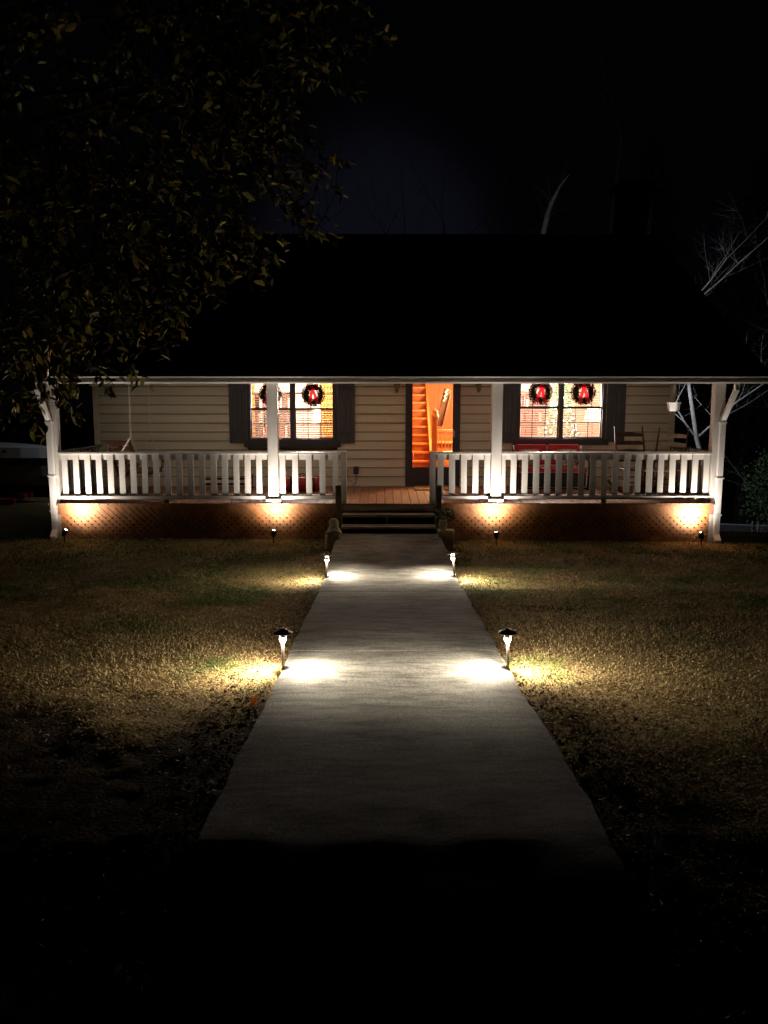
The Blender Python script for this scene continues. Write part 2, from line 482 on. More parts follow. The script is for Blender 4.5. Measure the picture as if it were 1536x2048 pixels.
me = np_mesh('ground', np.stack([GXX, GYY, GZZ], -1).reshape(-1, 3), quads, M_GROUND, soil_mask(GXX, GYY).ravel(), smooth=True)
ground = bpy.data.objects.new('ground', me); C.objects.link(ground); tag(ground, kind='structure', label='dark bare soil and lawn ground sloping down to the house')

# ------------------------------------------------------------------ concrete walk: slabs with open joints and rough edges
walk = empty('walkway', (WALK_X, 3.1, 0), kind='structure', label='broom finished concrete front walk leading to the porch steps')
def slab(y0, y1, seed):
    rr = np.random.default_rng(seed)
    ysl = np.arange(y0, y1 + .001, .06); ysl[-1] = y1
    xs = np.linspace(-1, 1, 29)
    V = []; F = []
    hwf = lambda y: WALK_HW + .045 * np.clip((5.2 - y) / 1.8, 0, 1) - .035 * np.clip((y - 11.2) / 1.5, 0, 1)
    n = len(xs)
    for y in ysl:
        hl = hwf(y) + (vnoise(0, y, 3.0, 21) - .5) * .03 + (vnoise(0, y, 11.0, 22) - .5) * .014
        hr = hwf(y) + (vnoise(0, y, 3.0, 23) - .5) * .03 + (vnoise(0, y, 11.0, 24) - .5) * .014
        for u in xs:
            x = u * (hr if u > 0 else hl)
            yy = y
            if y0 < 2.2 and y == ysl[0]:
                yy = y + (vnoise(x, 0, 2.2, 25) - .5) * .16 + (vnoise(x, 0, 8, 26) - .5) * .05
            z = float(walk_z(y)) + (float(vnoise(x, y, 2.0, 27)) - .5) * .010
            if y < 3.6: z += ((float(vnoise(x, 0, 1.6, 28)) - .5) * .07 + (float(vnoise(x, 0, 4.3, 30)) - .5) * .035) * np.clip((3.6 - y) / .5, 0, 1) + (float(vnoise(x, y, 5, 29)) - .5) * .012
            if abs(u) > .99: z -= .008
            if y in (ysl[0], ysl[-1]): z -= .006
            V.append((x, yy - 3.1, z))
    m = len(ysl)
    for i in range(m-1):
        for k in range(n-1):
            F.append((i*n+k, i*n+k+1, (i+1)*n+k+1, (i+1)*n+k))
    base = len(V)
    rim = [i*n for i in range(m)][::-1] + list(range(1, n)) + [i*n+n-1 for i in range(1, m)] + [(m-1)*n+k for k in range(n-2, 0, -1)]
    for r in rim:
        v = V[r]; V.append((v[0], v[1], v[2] - .20))
    q = len(rim)
    for a in range(q):
        b2 = (a+1) % q
        F.append((rim[a], rim[b2], base+b2, base+a)[::-1])
    mb = MB(); mb.v = V; mb.f = F
    return mb.build('slab', M_CONC, walk, smooth=False)
for a, b, s in ((1.9, 6.380, 1), (6.402, 9.235, 2), (9.25, 10.55, 3), (10.572, 12.72, 4)):
    o = slab(a, b, s)
    o.data.shade_smooth()
    o.data.set_sharp_from_angle(angle=R(40))

# ------------------------------------------------------------------ house
YP, YW = 13.5, 15.6          # porch post line, front wall
YE = 13.0                    # gutter line
HO = Vector((0, YP, -.47))
house = empty('house', HO, label='beige lap sided single storey house with a full width front porch', cat='house')
def hb(mb, name, m, parent=None, smooth=False): return mb.build(name, m, parent or house, smooth, HO)
def hempty(name, parent=None):
    o = bpy.data.objects.new(name, None); C.objects.link(o); o.empty_display_size = .1; o.parent = parent or house; return o

ZD = PZ(1007, 13.36)         # deck front edge height
ZDW = ZD + .045              # deck at the wall
XL, XR = PXx(193, YW), PXx(1344, YW)
ZWB = ZDW
ZWT = 2.36
def opening(x0, x1, z0, z1): return (x0, x1, z0, z1)
def win_spec(a0, a1, m0, m1, yb, ym, yfb):
    return dict(x0=PXx(a0, YW), x1=PXx(a1, YW), mx0=PXx(m0, YW), mx1=PXx(m1, YW), z0=PZ(yb, YW), zm=PZ(ym, YW), z1=PZ(ym, YW)*2-PZ(yb, YW), zf=PZ(yfb, YW))
W1 = win_spec(502, 667, 582, 590, 878, 818, 894)
W2 = win_spec(1039, 1203, 1117, 1125, 876, 815, 890)
DX0, DX1 = PXx(811, YW), PXx(920, YW)
DZ1 = 2.24
ops = [(W1['x0']-.07, W1['x1']+.07, W1['zf'], W1['z1']+.07), (W2['x0']-.07, W2['x1']+.07, W2['zf'], W2['z1']+.07), (DX0, DX1, ZDW-.05, DZ1)]
# backing wall around the openings
mbk = MB()
xs = [XL] + [v for o in sorted(ops) for v in (o[0], o[1])] + [XR]
YB0, YB1 = YW + .03, YW + .17
for i in range(0, len(xs), 2): mbk.box(xs[i], xs[i+1], YB0, YB1, -.5, ZWT)
for o in ops:
    mbk.box(o[0], o[1], YB0, YB1, o[3], ZWT); mbk.box(o[0], o[1], YB0, YB1, -.5, o[2])
wall = hb(mbk, 'wall', mat('wall_sheathing', (.10, .085, .06), .9, .2, 6))  # dark behind the siding gaps: lap shadow lines put into its colour
# lap siding, one board per course and stretch
EXPO = 17.75 / 105.2
k = 0
z = ZWB + .02
while z < ZWT - .02:
    zt = min(z + EXPO, ZWT)
    segs = [(XL + .05, XR - .05)]
    for o in ops:
        ns = []
        for s in segs:
            if zt <= o[2] + .01 or z >= o[3] - .01: ns.append(s); continue
            if zt - o[2] > .01 and z < o[2] - .02 and o[2] - z > .06:
                ns.append(s); continue
            if o[0] > s[0]: ns.append((s[0], min(s[1], o[0])))
            if o[1] < s[1]: ns.append((max(s[0], o[1]), s[1]))
        segs = [s for s in ns if s[1] - s[0] > .03]
    for s in segs:
        jit = random.uniform(-.0025, .0025)
        mb = MB()
        mb.prism_x([(YW - .012 + jit, z), (YW + .026, z), (YW + .026, zt - .015), (YW + .010, zt - .015)], s[0], s[1])
        hb(mb, 'siding_board', M_SIDING, wall)
    z += EXPO
for x in (XL, XR):
    mb = MB(); mb.box(x - .045 if x < 0 else x - .055, x + .055 if x < 0 else x + .045, YW - .016, YW + .10, -.3, ZWT)
    hb(mb, 'corner_board', M_SIDING)
mb = MB(); mb.box(XL + .06, XR - .06, YW - .014, YW + .02, ZWB - .03, ZWB + .022); hb(mb, 'skirt_board', M_SIDING)
# side and rear walls, floor
YBK = 22.0
mb = MB(); mb.box(XL, XL + .14, YB1, YBK, -1.5, ZWT); hb(mb, 'side_wall', M_SIDING)
mb = MB(); mb.box(XR - .14, XR, YB1, YBK, -1.5, ZWT); hb(mb, 'side_wall', M_SIDING)
mb = MB(); mb.box(XL, XR, YBK, YBK + .14, -1.5, 3.55); hb(mb, 'rear_wall', M_SIDING)
# roof: gable, ridge along x, with raking ends
ZE = PZ(752, YE); zg0_ = PZ(767, YE)
YR = 19.2; ZR = PZ(468, YR)
XEL, XER = PXx(62, YE, 755), PXx(1548, YE, 755)
mb = MB()
sl = (ZR - ZE) / (YR - YE)
yb_e = YBK + .65; zb_e = ZR - sl * (yb_e - YR)
prof = [(YE + .06, ZE + .012), (YR, ZR), (yb_e, zb_e), (yb_e, zb_e - .14), (YR, ZR - .14), (YE + .17, ZE - .055), (YE + .125, ZE - .005), (YE + .06, ZE + .002)]
mb.prism_x(prof, XEL, XER)
roof = hb(mb, 'roof', M_ROOF)
mb = MB()   # gable ends closing the attic
for x in (XL + .03, XR - .16):
    mb.prism_x([(YW + .02, ZWT), (YR, ZR - .2), (YBK, 3.5), (YBK, ZWT)], x, x + .13)
hb(mb, 'gable_wall', M_SIDING)
# chimney behind the ridge
c0, c1 = PXx(1238, 20.5, 420), PXx(1296, 20.5, 420)
mb = MB(); mb.box(c0, c1, 20.2, 20.9, 3.5, PZ(378, 20.5)); mb.box(c0-.06, c1+.06, 20.14, 20.96, PZ(378, 20.5), PZ(366, 20.5))
hb(mb, 'chimney', M_BRICK, roof)
# porch ceiling, beam, fascia
mb = MB(); mb.box(XEL + .35, XER - .35, YE + .28, YW + .02, 2.235, 2.26); pceil = hb(mb, 'porch_ceiling', M_CEIL)
mb = MB(); mb.box(XEL + .3, XER - .3, YP - .06, YP + .06, 2.072, 2.234); hb(mb, 'porch_beam', M_WHITE)
mb = MB(); mb.box(XEL, XER, YE + .13, YE + .16, zg0_ + .004, ZE - .05); hb(mb, 'fascia_board', M_WHITE)
mb = MB(); mb.box(XEL + .02, XER - .02, YE + .16, YP - .06, 2.076, 2.09); hb(mb, 'soffit', M_CEIL)
# gutter: K profile, bottom bead added to catch a bright line from below
zg1, zg0 = ZE, PZ(767, YE)
prof = [(YE - .008, zg1), (YE - .016, zg1 - .012), (YE - .008, zg1 - .022), (YE + .010, zg1 - .028), (YE + .024, zg1 - .045), (YE + .026, zg0 + .045), (YE + .012, zg0 + .034), (YE + .002, zg0 + .024), (YE + .020, zg0),
        (YE + .122, zg0), (YE + .122, zg1 - .006), (YE + .118, zg1 - .006), (YE + .118, zg0 + .006), (YE + .034, zg0 + .006), (YE + .034, zg1 - .04), (YE + .004, zg1)]
mb = MB(); mb.prism_x(prof, XEL, XER)
gut = hb(mb, 'gutter', M_GUTTER)
for px in (330, 690, 1095, 1420):
    b = MB(); xx = PXx(px, YE, 760); b.prism_x([(y_ - .002 if y_ < YE + .06 else y_, z_ + (.001 if z_ > zg1 - .03 else -.002)) for y_, z_ in prof[:10]], xx - .02, xx + .02); hb(b, 'seam', M_GUTTER, gut)
# downspouts
def downspout(xg, xp, name='downspout'):
    yf = YP - .125
    w2 = .042
    ztop = zg0
    za, zb = PZ(790, YP), PZ(838, YP)
    zbot = float(gz(xp, yf)) + .10
    mb = MB()
    mb.beam((xg, YE + .08, ztop + .01), (xg, YE + .08, ztop - .10), .075, .06, (0,1,0))
    mb.beam((xg, YE + .08, ztop - .08), (xp, yf, zb - .02), .075, .06, (0,1,0))
    mb.beam((xp, yf, zb + .02), (xp - .01 * (1 if xp > 0 else -1), yf, zbot), .085, .065, (0,1,0))
    d = 1 if xp > 0 else -1
    mb.beam((xp - .01*d, yf, zbot + .03), (xp - .03 * d, yf - .16, zbot - .07), .085, .065, (0,0,1))
    o = hb(mb, name, M_GUTTER)
    for zz in (zb - .05, (zb + zbot) / 2, zbot + .35):
        b = MB(); b.box(xp - .055, xp + .055, yf - .04, yf + .055, zz - .012, zz + .012); hb(b, 'strap', M_GUTTER, o)
downspout(PXx(1478, YE, 780), PXx(1445, YP - .12))
downspout(PXx(62, YE, 780) + .06, PXx(98, YP - .12))
# posts
post_px = [106, 546, 993, 1434]
PX4 = [PXx(p, YP) for p in post_px]
for i, x in enumerate(PX4):
    mb = MB()
    zb = ZD if i in (1, 2) else float(gz(x, YP)) - .05
    mb.cbox(x - .085, x + .085, YP - .085, YP + .085, zb, 2.0715, .008)
    po = hb(mb, 'post', M_WHITE)
    if i in (1, 2):
        b = MB(); b.cbox(x - .125, x + .125, YP - .125, YP + .125, ZD + .0015, ZD + .075, .008); hb(b, 'post_base', M_WHITE, po)
# deck: boards run front to back
DXL, DXR = PX4[0] - .10, PX4[3] + .10
mb = MB(); mb.box(DXL, DXR, YP - .09, YP - .05, ZD - .19, ZD - .032); mb.box(DXL, DXR, YW - .05, YW - .01, ZD - .19, ZDW - .04)
deck = hb(mb, 'deck', M_DECK)
bw = .140; nb = int((DXR - DXL) / bw)
bw = (DXR - DXL) / nb
for i in range(nb):
    x0 = DXL + i * bw + .0035; x1 = x0 + bw - .007
    mb = MB(); j = random.uniform(-.002, .002); yf = YP - .145 + random.uniform(-.004, .004)
    mb.add([(x0,yf,ZD-.03+j),(x1,yf,ZD-.03+j),(x1,YW-.018,ZDW-.03+j),(x0,YW-.018,ZDW-.03+j),(x0,yf,ZD+j),(x1,yf,ZD+j),(x1,YW-.018,ZDW+j),(x0,YW-.018,ZDW+j)],
           [(0,3,2,1),(4,5,6,7),(0,1,5,4),(1,2,6,5),(2,3,7,6),(3,0,4,7)])
    hb(mb, 'deck_board', M_DECK, deck)
# added near-black sheet in the crawl space so that the lattice holes are dark
mb = MB(); mb.box(DXL + .05, DXR - .05, YP + .9, YP + .95, -.9, ZD - .05); hb(mb, 'shade_backing', M_VOID)
# lattice skirt: each strip its own piece
YL = YP - .10
SX0, SX1 = PXx(680, YP), PXx(874, YP)      # stair opening
LZ1 = ZD - .034
def lattice(x0, x1):
    zb0 = -.60; H = LZ1 - zb0
    frame = MB()
    frame.box(x0, x1, YL - .022, YL + .002, LZ1 - .03, LZ1)
    la = hb(frame, 'lattice', M_LATT)
    pitch = .1145; sw = .056 / math.sqrt(2)
    for layer, d in ((0, -1), (1, 1)):
        yy = YL + .003 + layer * .008 + .0
        k0 = int(math.floor((x0 - H) / pitch)) - 1; k1 = int(math.ceil((x1 + H) / pitch)) + 1
        for k in range(k0, k1):
            xc = k * pitch + (.02 if layer else 0)
            # centre line: x = xc + d*(z - zb0); clip parallelogram to x0..x1
            pts = [(xc - sw, zb0), (xc + sw, zb0), (xc + sw + d*H, LZ1 - .03), (xc - sw + d*H, LZ1 - .03)]
            def clip(poly, X, keep_ge):
                o = []
                for i in range(len(poly)):
                    a, b = poly[i], poly[(i+1) % len(poly)]
                    ia = (a[0] >= X) == keep_ge; ib = (b[0] >= X) == keep_ge
                    if ia: o.append(a)
                    if ia != ib:
                        t = (X - a[0]) / (b[0] - a[0]); o.append((X, a[1] + t*(b[1]-a[1])))
                return o
            pts = clip(clip(pts, x0, True), x1, False)
            if len(pts) < 3: continue
            A = abs(sum(pts[i][0]*pts[(i+1)%len(pts)][1]-pts[(i+1)%len(pts)][0]*pts[i][1] for i in range(len(pts)))) / 2
            if A < .0015: continue
            mb = MB(); j = random.uniform(-.0008, .0008); mb.prism_y(pts, yy + j, yy + j + .0065); hb(mb, 'lattice_strip', M_LATT, la)
lattice(PX4[0] + .088, SX0 - .09); lattice(SX1 + .09, PX4[3] - .088)
# railings
ZRT = PZ(904, YP); ZRB = PZ(990, YP - .06)
def railing(x0, x1, pxs, parent=None):
    mb = MB(); mb.cbox(x0, x1, YP - .085, YP + .065, ZRT - .035, ZRT, .006)
    ra = hb(mb, 'railing', M_WHITE)
    b = MB(); b.box(x0, x1, YP - .018, YP + .022, ZRT - .125, ZRT - .036); hb(b, 'nailer_rail', M_WHITE, ra)
    b = MB(); b.box(x0, x1, YP - .030, YP + .022, ZRB - .075, ZRB - .002); hb(b, 'bottom_rail', M_WHITE, ra)
    b = MB(); b.box(x0, x1, YP - .082, YP - .031, ZRB - .070, ZRB - .016); hb(b, 'bottom_rail', M_WHITE, ra)
    for p in pxs:
        xc = PXx(p, YP - .045); wv = random.uniform(.045, .049); t = random.uniform(-.004, .004)
        mb = MB(); zt, zb = ZRT - .036, ZRB + random.uniform(-.004, .006)
        mb.add([(xc-wv+t,YP-.045,zb),(xc+wv+t,YP-.045,zb),(xc+wv+t,YP-.0195,zb),(xc-wv+t,YP-.0195,zb),(xc-wv,YP-.045,zt),(xc+wv,YP-.045,zt),(xc+wv,YP-.0195,zt),(xc-wv,YP-.0195,zt)],
               [(0,3,2,1),(4,5,6,7),(0,1,5,4),(1,2,6,5),(2,3,7,6),(3,0,4,7)])
        hb(mb, 'baluster', M_WHITE, ra)
    return ra
lp = [124.5 + 23.05 * i for i in range(18)]
r1 = railing(PX4[0] + .087, PX4[1] - .087, lp[:18])
r2 = railing(PX4[1] + .087, PXx(684, YP), [563.5, 589, 616.5, 643.5, 670])
r3 = railing(PXx(868, YP), PX4[2] - .087, [882, 905, 929, 952.5, 976])
r4 = railing(PX4[2] + .087, PX4[3] - .087, [1006.5 + 22.85 * i for i in range(19)])
for x, r in ((PXx(330, YP), r1), (PXx(1210, YP), r4)):
    b = MB(); b.box(x - .035, x + .035, YP - .088, YP - .05, ZD - .02, ZRB - .072); hb(b, 'support_block', M_WEATH, r)
# side railings running back to the wall
for x in (PX4[0] + .0, PX4[3] - .0):
    mb = MB(); y0, y1 = YP + .087, YW - .02
    mb.cbox(x - .075, x + .075, y0, y1, ZRT - .035, ZRT, .006)
    ra = hb(mb, 'side_railing', M_WEATH)
    b = MB(); b.box(x - .02, x + .02, y0, y1, ZRT - .125, ZRT - .036); hb(b, 'nailer_rail', M_WEATH, ra)
    b = MB(); b.box(x - .03, x + .02, y0, y1, ZRB - .075, ZRB - .002); hb(b, 'bottom_rail', M_WEATH, ra)
    s = 1 if x < 0 else -1
    for i in range(10):
        yc = y0 + .12 + i * .188
        b = MB(); b.box(x + s*.021, x + s*.045, yc - .047, yc + .047, ZRB, ZRT - .036); hb(b, 'baluster', M_WHITE, ra)
# rail end posts at the stair head, stair posts
for x, s in ((PXx(687, YP), 1), (PXx(865.5, YP), -1)):
    mb = MB(); mb.box(x - .045, x + .045, YP - .10, YP + .06, ZD + .002, ZRT + .012); hb(mb, 'rail_end_post', M_WHITE)
ZS = [ZD - .152, ZD - .30]
TY = [(YP - .40, YP - .112), (YP - .70, YP - .37)]
stairs = hempty('stairs')
sx0, sx1 = PXx(683, 13.1), PXx(871, 13.1)
for (ya, yb), zt in zip(TY, ZS):
    half = (ya + yb) / 2
    for q, (y0, y1) in enumerate(((ya, half - .004), (half + .004, yb))):
        mb = MB(); mb.box(sx0, sx1, y0, y1, zt - .038 + random.uniform(-.001,.001), zt); hb(mb, 'tread', M_TREAD, stairs)
for x in (sx0 - .022, (sx0 + sx1) / 2 - .02, sx1 + .022):
    mb = MB()
    poly = [(YP-.105, ZD-.035), (YP-.105, ZS[0]-.04), (YP-.39, ZS[0]-.04), (YP-.39, ZS[1]-.04), (YP-.69, ZS[1]-.04), (YP-.69, -.42), (YP-.5, -.42), (YP-.105, ZD-.32)]
    mb.prism_x(poly, x - .019, x + .019); hb(mb, 'stringer', M_WEATH, stairs)
mb = MB(); mb.box(sx0, sx1, YP - .112, YP - .092, ZD - .13, ZD - .034); hb(mb, 'riser', M_TREAD, stairs)
for px in (677.5, 876.5):
    x = PXx(px, 13.0, 1010); g0 = float(gz(x, 12.95)) - .05
    mb = MB(); mb.cbox(x - .048, x + .048, 12.92, 13.016, g0, PZ(970, 12.97), .006); hb(mb, 'stair_post', M_WEATH, stairs)

# ---- windows
def window(W, curtains):
    x0, x1, z0, z1, zm, mx0, mx1 = W['x0'], W['x1'], W['z0'], W['z1'], W['zm'], W['mx0'], W['mx1']
    f = MB()
    f.box(x0 - .07, x0, YW - .03, YW + .12, W['zf'], z1 + .07); f.box(x1, x1 + .07, YW - .03, YW + .12, W['zf'], z1 + .07)
    f.box(x0, x1, YW - .03, YW + .12, z1, z1 + .07); f.box(x0, x1, YW - .03, YW + .12, W['zf'], z0)
    f.box(mx0, mx1, YW - .028, YW + .10, z0, z1)
    win = hb(f, 'window', M_TRIM)
    b = MB(); b.box(x0 - .13, x1 + .13, YW - .055, YW - .031, W['zf'], W['zf'] + .11); hb(b, 'sill', M_TRIM, win)
    for a, c in ((x0, mx0), (mx1, x1)):
        for lo, hi, yy in ((z0, zm, YW + .03), (zm, z1, YW + .012)):
            s = MB(); t = .017
            s.box(a, a + t, yy, yy + .03, lo, hi); s.box(c - t, c, yy, yy + .03, lo, hi)
            s.box(a + t, c - t, yy, yy + .03, lo, lo + .02); s.box(a + t, c - t, yy, yy + .03, hi - .02, hi)
            hb(s, 'sash', M_TRIM, win)
            g = MB(); g.add([(a+t, yy+.015, lo+.02), (c-t, yy+.015, lo+.02), (c-t, yy+.015, hi-.02), (a+t, yy+.015, hi-.02)], [(0,1,2,3)])
            hb(g, 'pane', M_GLASS, win)
            for q in (1, 2):
                xm = a + (c - a) * q / 3; m = MB(); m.box(xm - .006, xm + .006, yy + .017, yy + .025, lo + .02, hi - .02); hb(m, 'muntin', M_TRIM, win)
            m = MB(); zz = (lo + hi) / 2; m.box(a + t, c - t, yy + .018, yy + .026, zz - .006, zz + .006); hb(m, 'muntin', M_TRIM, win)
        # blind
        bl = MB(); zz = z0 + .03; yb = YW + .20
        while zz < z1 - .02:
            tilt = random.gauss(0, .02) + (.62 if zz < zm else .22)
            Mx = Matrix.Translation((0, yb, zz)) @ Matrix.Rotation(tilt, 4, 'X')
            bl.box(a - .005, c + .005, -.0225, .0225, -.0015, .0015, Mx); zz += .0445
        for q in (.2, .8):
            xq = a + (c - a) * q; bl.box(xq - .004, xq + .004, yb - .026, yb - .024, z0, z1)
        o = hb(bl, 'blind', M_BLIND, win); o['kind'] = 'stuff'
    if curtains:
        for a, c in curtains:
            m = MB(); n = 28; V = []; F = []
            for i in range(n + 1):
                x = a + (c - a) * i / n; y = YW + .29 + .02 * math.sin(i * 1.55) + .008 * math.sin(i * .7)
                V += [(x, y, z0 - .25), (x, y + .004 * math.sin(i), z1 + .1)]
            for i in range(n): F.append((2*i, 2*i+2, 2*i+3, 2*i+1))
            m.add(V, F); hb(m, 'curtain', M_CURT, win, True)
    return win
cw = lambda a, b: (PXx(a, YW + .3), PXx(b, YW + .3))
window(W1, [cw(492, 511), cw(641, 680)])
window(W2, None)
def shutter(pa, pb, pbot):
    x0, x1 = PXx(pa, YW), PXx(pb, YW); zb = PZ(pbot, YW); zt = 2.26
    base = hempty('shutter'); base['label'] = 'dark board and batten window shutter'
    nbd = 4; bwid = (x1 - x0) / nbd
    for i in range(nbd):
        m = MB(); m.box(x0 + i*bwid + .003, x0 + (i+1)*bwid - .003, YW - .034, YW - .012, zb, zt); hb(m, 'board', M_SHUT, base)
    for zz in (zb + .16, zt - .24):
        m = MB(); m.box(x0 + .01, x1 - .01, YW - .055, YW - .0345, zz - .045, zz + .045); hb(m, 'batten', M_SHUT, base)
for a, b, c in ((459, 494, 886.5), (675, 710, 886.5), (1004, 1032, 886), (1212, 1249, 884)): shutter(a, b, c)

# ---- door: dark frame, storm door with a full glass, kick panel
f = MB(); ft = .10
f.box(DX0, DX0 + ft, YW - .03, YW + .13, ZDW, DZ1); f.box(DX1 - ft, DX1, YW - .03, YW + .13, ZDW, DZ1); f.box(DX0 + ft, DX1 - ft, YW - .03, YW + .13, DZ1 - .08, DZ1)
hb(f, 'door_frame', M_TRIM)
gx0, gx1 = PXx(825, YW), PXx(905.5, YW); gzb = PZ(934, YW)
f = MB(); f.box(DX0 + ft, gx0, YW - .008, YW + .03, ZDW + .02, DZ1 - .08); f.box(gx1, DX1 - ft, YW - .008, YW + .03, ZDW + .02, DZ1 - .08)
f.box(gx0, gx1, YW - .008, YW + .03, ZDW + .02, gzb); f.box(gx0, gx1, YW - .008, YW + .03, DZ1 - .13, DZ1 - .08)
door = hb(f, 'storm_door', M_TRIM)
f = MB(); f.add([(gx0, YW+.01, gzb), (gx1, YW+.01, gzb), (gx1, YW+.01, DZ1-.13), (gx0, YW+.01, DZ1-.13)], [(0,1,2,3)]); hb(f, 'pane', M_GLASS, door)
f = MB(); f.box(gx1 + .012, gx1 + .035, YW - .05, YW - .009, ZDW + .92, ZDW + 1.05); hb(f, 'handle', M_STEEL, door)
f = MB(); f.box(DX0 + .02, DX1 - .02, YW - .10, YW + .1, ZDW + .001, ZDW + .022); hb(f, 'threshold', M_WEATH)
# ---- interior shell
RY = 20.2; ZF = ZDW + .02; ZC = 2.33
HX0, HX1 = DX0 - .25, DX1 + .75
f = MB(); f.box(XL + .14, XR - .14, YB1, RY, ZF - .06, ZF); hb(f, 'interior_floor', M_PINE2)
f = MB(); f.box(XL + .14, XR - .14, YB1, RY + .1, ZC, ZC + .02); hb(f, 'interior_ceiling', M_CEILIN)
f = MB(); f.box(XL + .14, HX0 - .05, RY, RY + .08, ZF, ZC); hb(f, 'interior_wall', M_WALLIN)
f = MB(); f.box(HX0 - .05, HX1 + .05, RY, RY + .08, ZF, ZC); hb(f, 'interior_wall', M_PINE)
f = MB(); f.box(HX1 + .05, XR - .14, RY, RY + .08, ZF, ZC); hb(f, 'interior_wall', M_WALLIN)
f = MB(); f.box(HX0 - .10, HX0, YB1, RY, ZF, ZC); hb(f, 'interior_wall', M_PINE)
f = MB(); f.box(HX1, HX1 + .10, YB1, RY, ZF, ZC); hb(f, 'interior_wall', M_PINE)

def point_light(name, loc, watts, col, rad, parent=None):
    d = bpy.data.lights.new(name, 'POINT'); d.energy = watts; d.color = col; d.shadow_soft_size = rad
    o = bpy.data.objects.new(name, d); C.objects.link(o); o.location = loc
    if parent: o.parent = parent
    return o
def ceiling_lamp(loc, watts, col, label):
    t = empty('ceiling_lamp', loc, label=label, cat='lamp')
    MB().lathe([(.0, .0), (.05, 0), (.05, .02), (.012, .03), (.012, .10)][::-1] if False else [(.012, .06), (.05, .075), (.05, .099)], 12).build('canopy', M_BRONZE, t)
    MB().lathe([(.02, -.09), (.10, -.07), (.13, -.01), (.09, .05), (.02, .058)], 16).build('globe', M_BULB, t, True)
    point_light('bulb_light', (0, 0, -.48), watts, col, .34, t)
WARM = (1.0, .78, .52)
ceiling_lamp((PXx(615, 17.6), 17.4, ZC - .10), ROOM_W['left'], (1.0, .87, .74), 'glowing ceiling lamp in the room behind the window left of the door')
ceiling_lamp((PXx(1095, 17.6), 17.2, ZC - .10), ROOM_W['right'], (1.0, .82, .72), 'glowing ceiling lamp in the room with the lit christmas tree')
ceiling_lamp((HX1 - .35, 17.3, ZC - .10), ROOM_W['hall'], (1.0, .56, .26), 'glowing ceiling lamp in the pine panelled hall')

# ------------------------------------------------------------------ hall contents seen through the door glass
stx0, stx1 = HX0 + .02, PXx(866, 17.2)
st = empty('staircase', (0, 16.9, ZF), label='pine staircase rising inside the hall behind the glass door', cat='staircase')
for i in range(12):
    y = i * .235; zt = (i + 1) * .172
    if zt > ZC - ZF - .04: break
    MB().box(stx0, stx1 - .06, y - .025, y + .235, zt - .035, zt).build('tread', M_PINE, st)
    MB().box(stx0, stx1 - .06, y + .0, y + .018, zt - .172, zt - .0355).build('riser', M_PINE2, st)
for x in (stx1 - .03,):
    m = MB(); m.prism_x([(-.1, 0), (-.1, .22), (2.8, 2.24), (2.8, 1.75), (.35, 0)], x - .028, x + .02); m.build('stringer', M_PINE, st)
m = MB(); m.cbox(stx1 - .055, stx1 + .055, -.26, -.15, 0, 1.25, .01); m.lathe([(.06, 1.25), (.07, 1.29), (.03, 1.34), (.05, 1.38), (.01, 1.43)], 12, (stx1, -.205, 0)); m.build('newel_post', M_PINE, st)
# plank sled hanging on the post wall
pl = empty('hanging_board', P(886, 815, 17.6), label='long dark wooden board hung at a slant inside the hall', cat='board')
pl.rotation_euler = (0, R(14), 0)
MB().cbox(-.075, .075, -.012, .012, -.40, .40, .01).build('board', M_DKWOOD, pl)
for s in (-1, 1):
    MB().box(s*.088 - .012, s*.088 + .012, -.05, .012, -.36, .30).build('runner', M_REDWOOD, pl)
m = MB()
for i in range(9): m.lathe([(.001, -.02), (.02, -.01), (.022, .01), (.001, .02)], 8, (-.03 + .012 * (i % 3), -.03, .14 + .03 * i))
m.build('ornament_cluster', M_CREAM, pl)
# white bird ornament on the newel
orn = empty('white_ornament', P(872, 832, 16.68), label='small white winter ornament hanging beside the slanted board', cat='ornament')
MB().lathe([(.005, -.07), (.05, -.05), (.06, 0), (.03, .05), (.045, .08), (.02, .115), (.003, .12)], 12).build('figure', M_CREAM, orn, True)
# hall table with chair
tb = empty('hall_table', P(893, 920, 18.0).xy.to_3d() + Vector((0, 0, ZF)), label='small red brown wooden table at the end of the hall', cat='table')
MB().cbox(-.34, .42, -.25, .25, .66, .70, .01).build('top', M_PINE, tb)
for sx in (-.30, .38):
    for sy in (-.21, .21):
        MB().lathe([(.02, 0), (.028, .1), (.02, .2), (.034, .45), (.022, .6), (.03, .659)], 8, (sx, sy, 0)).build('leg', M_PINE2, tb)
MB().box(-.29, .37, -.2, .2, .57, .655).build('apron', M_PINE2, tb)
ch = empty('hall_chair', (P(897, 880, 17.5).x, 17.35, ZF), .15, label='spindle back wooden chair standing in the hall', cat='chair')
MB().cbox(-.21, .21, -.2, .2, .43, .465, .012).build('seat', M_PINE2, ch)
for sx in (-.18, .18):
    for sy in (-.17, .17): MB().beam((sx*1.08, sy*1.08, 0), (sx, sy, .43), .03, .03).build('leg', M_PINE2, ch)
for i in range(6): MB().tube([(-.17 + .068*i, .18, .465), (-.19 + .076*i, .25, .92)], .009, 6).build('spindle', M_PINE2, ch)
MB().cbox(-.22, .22, .225, .27, .90, .98, .012).build('crest_rail', M_PINE2, ch)
cu = MB(); cu.lathe([(.02, 0), (.15, .0), (.17, .03), (.14, .06), (.03, .07)], 14, (0, 0, 0)); o = cu.build('seat_cushion', M_CREAM, None, True)
o.location = (P(897, 880, 17.5).x, 17.35, ZF + .467); tag(o, 'round cream cushion on the hall chair', 'cushion')

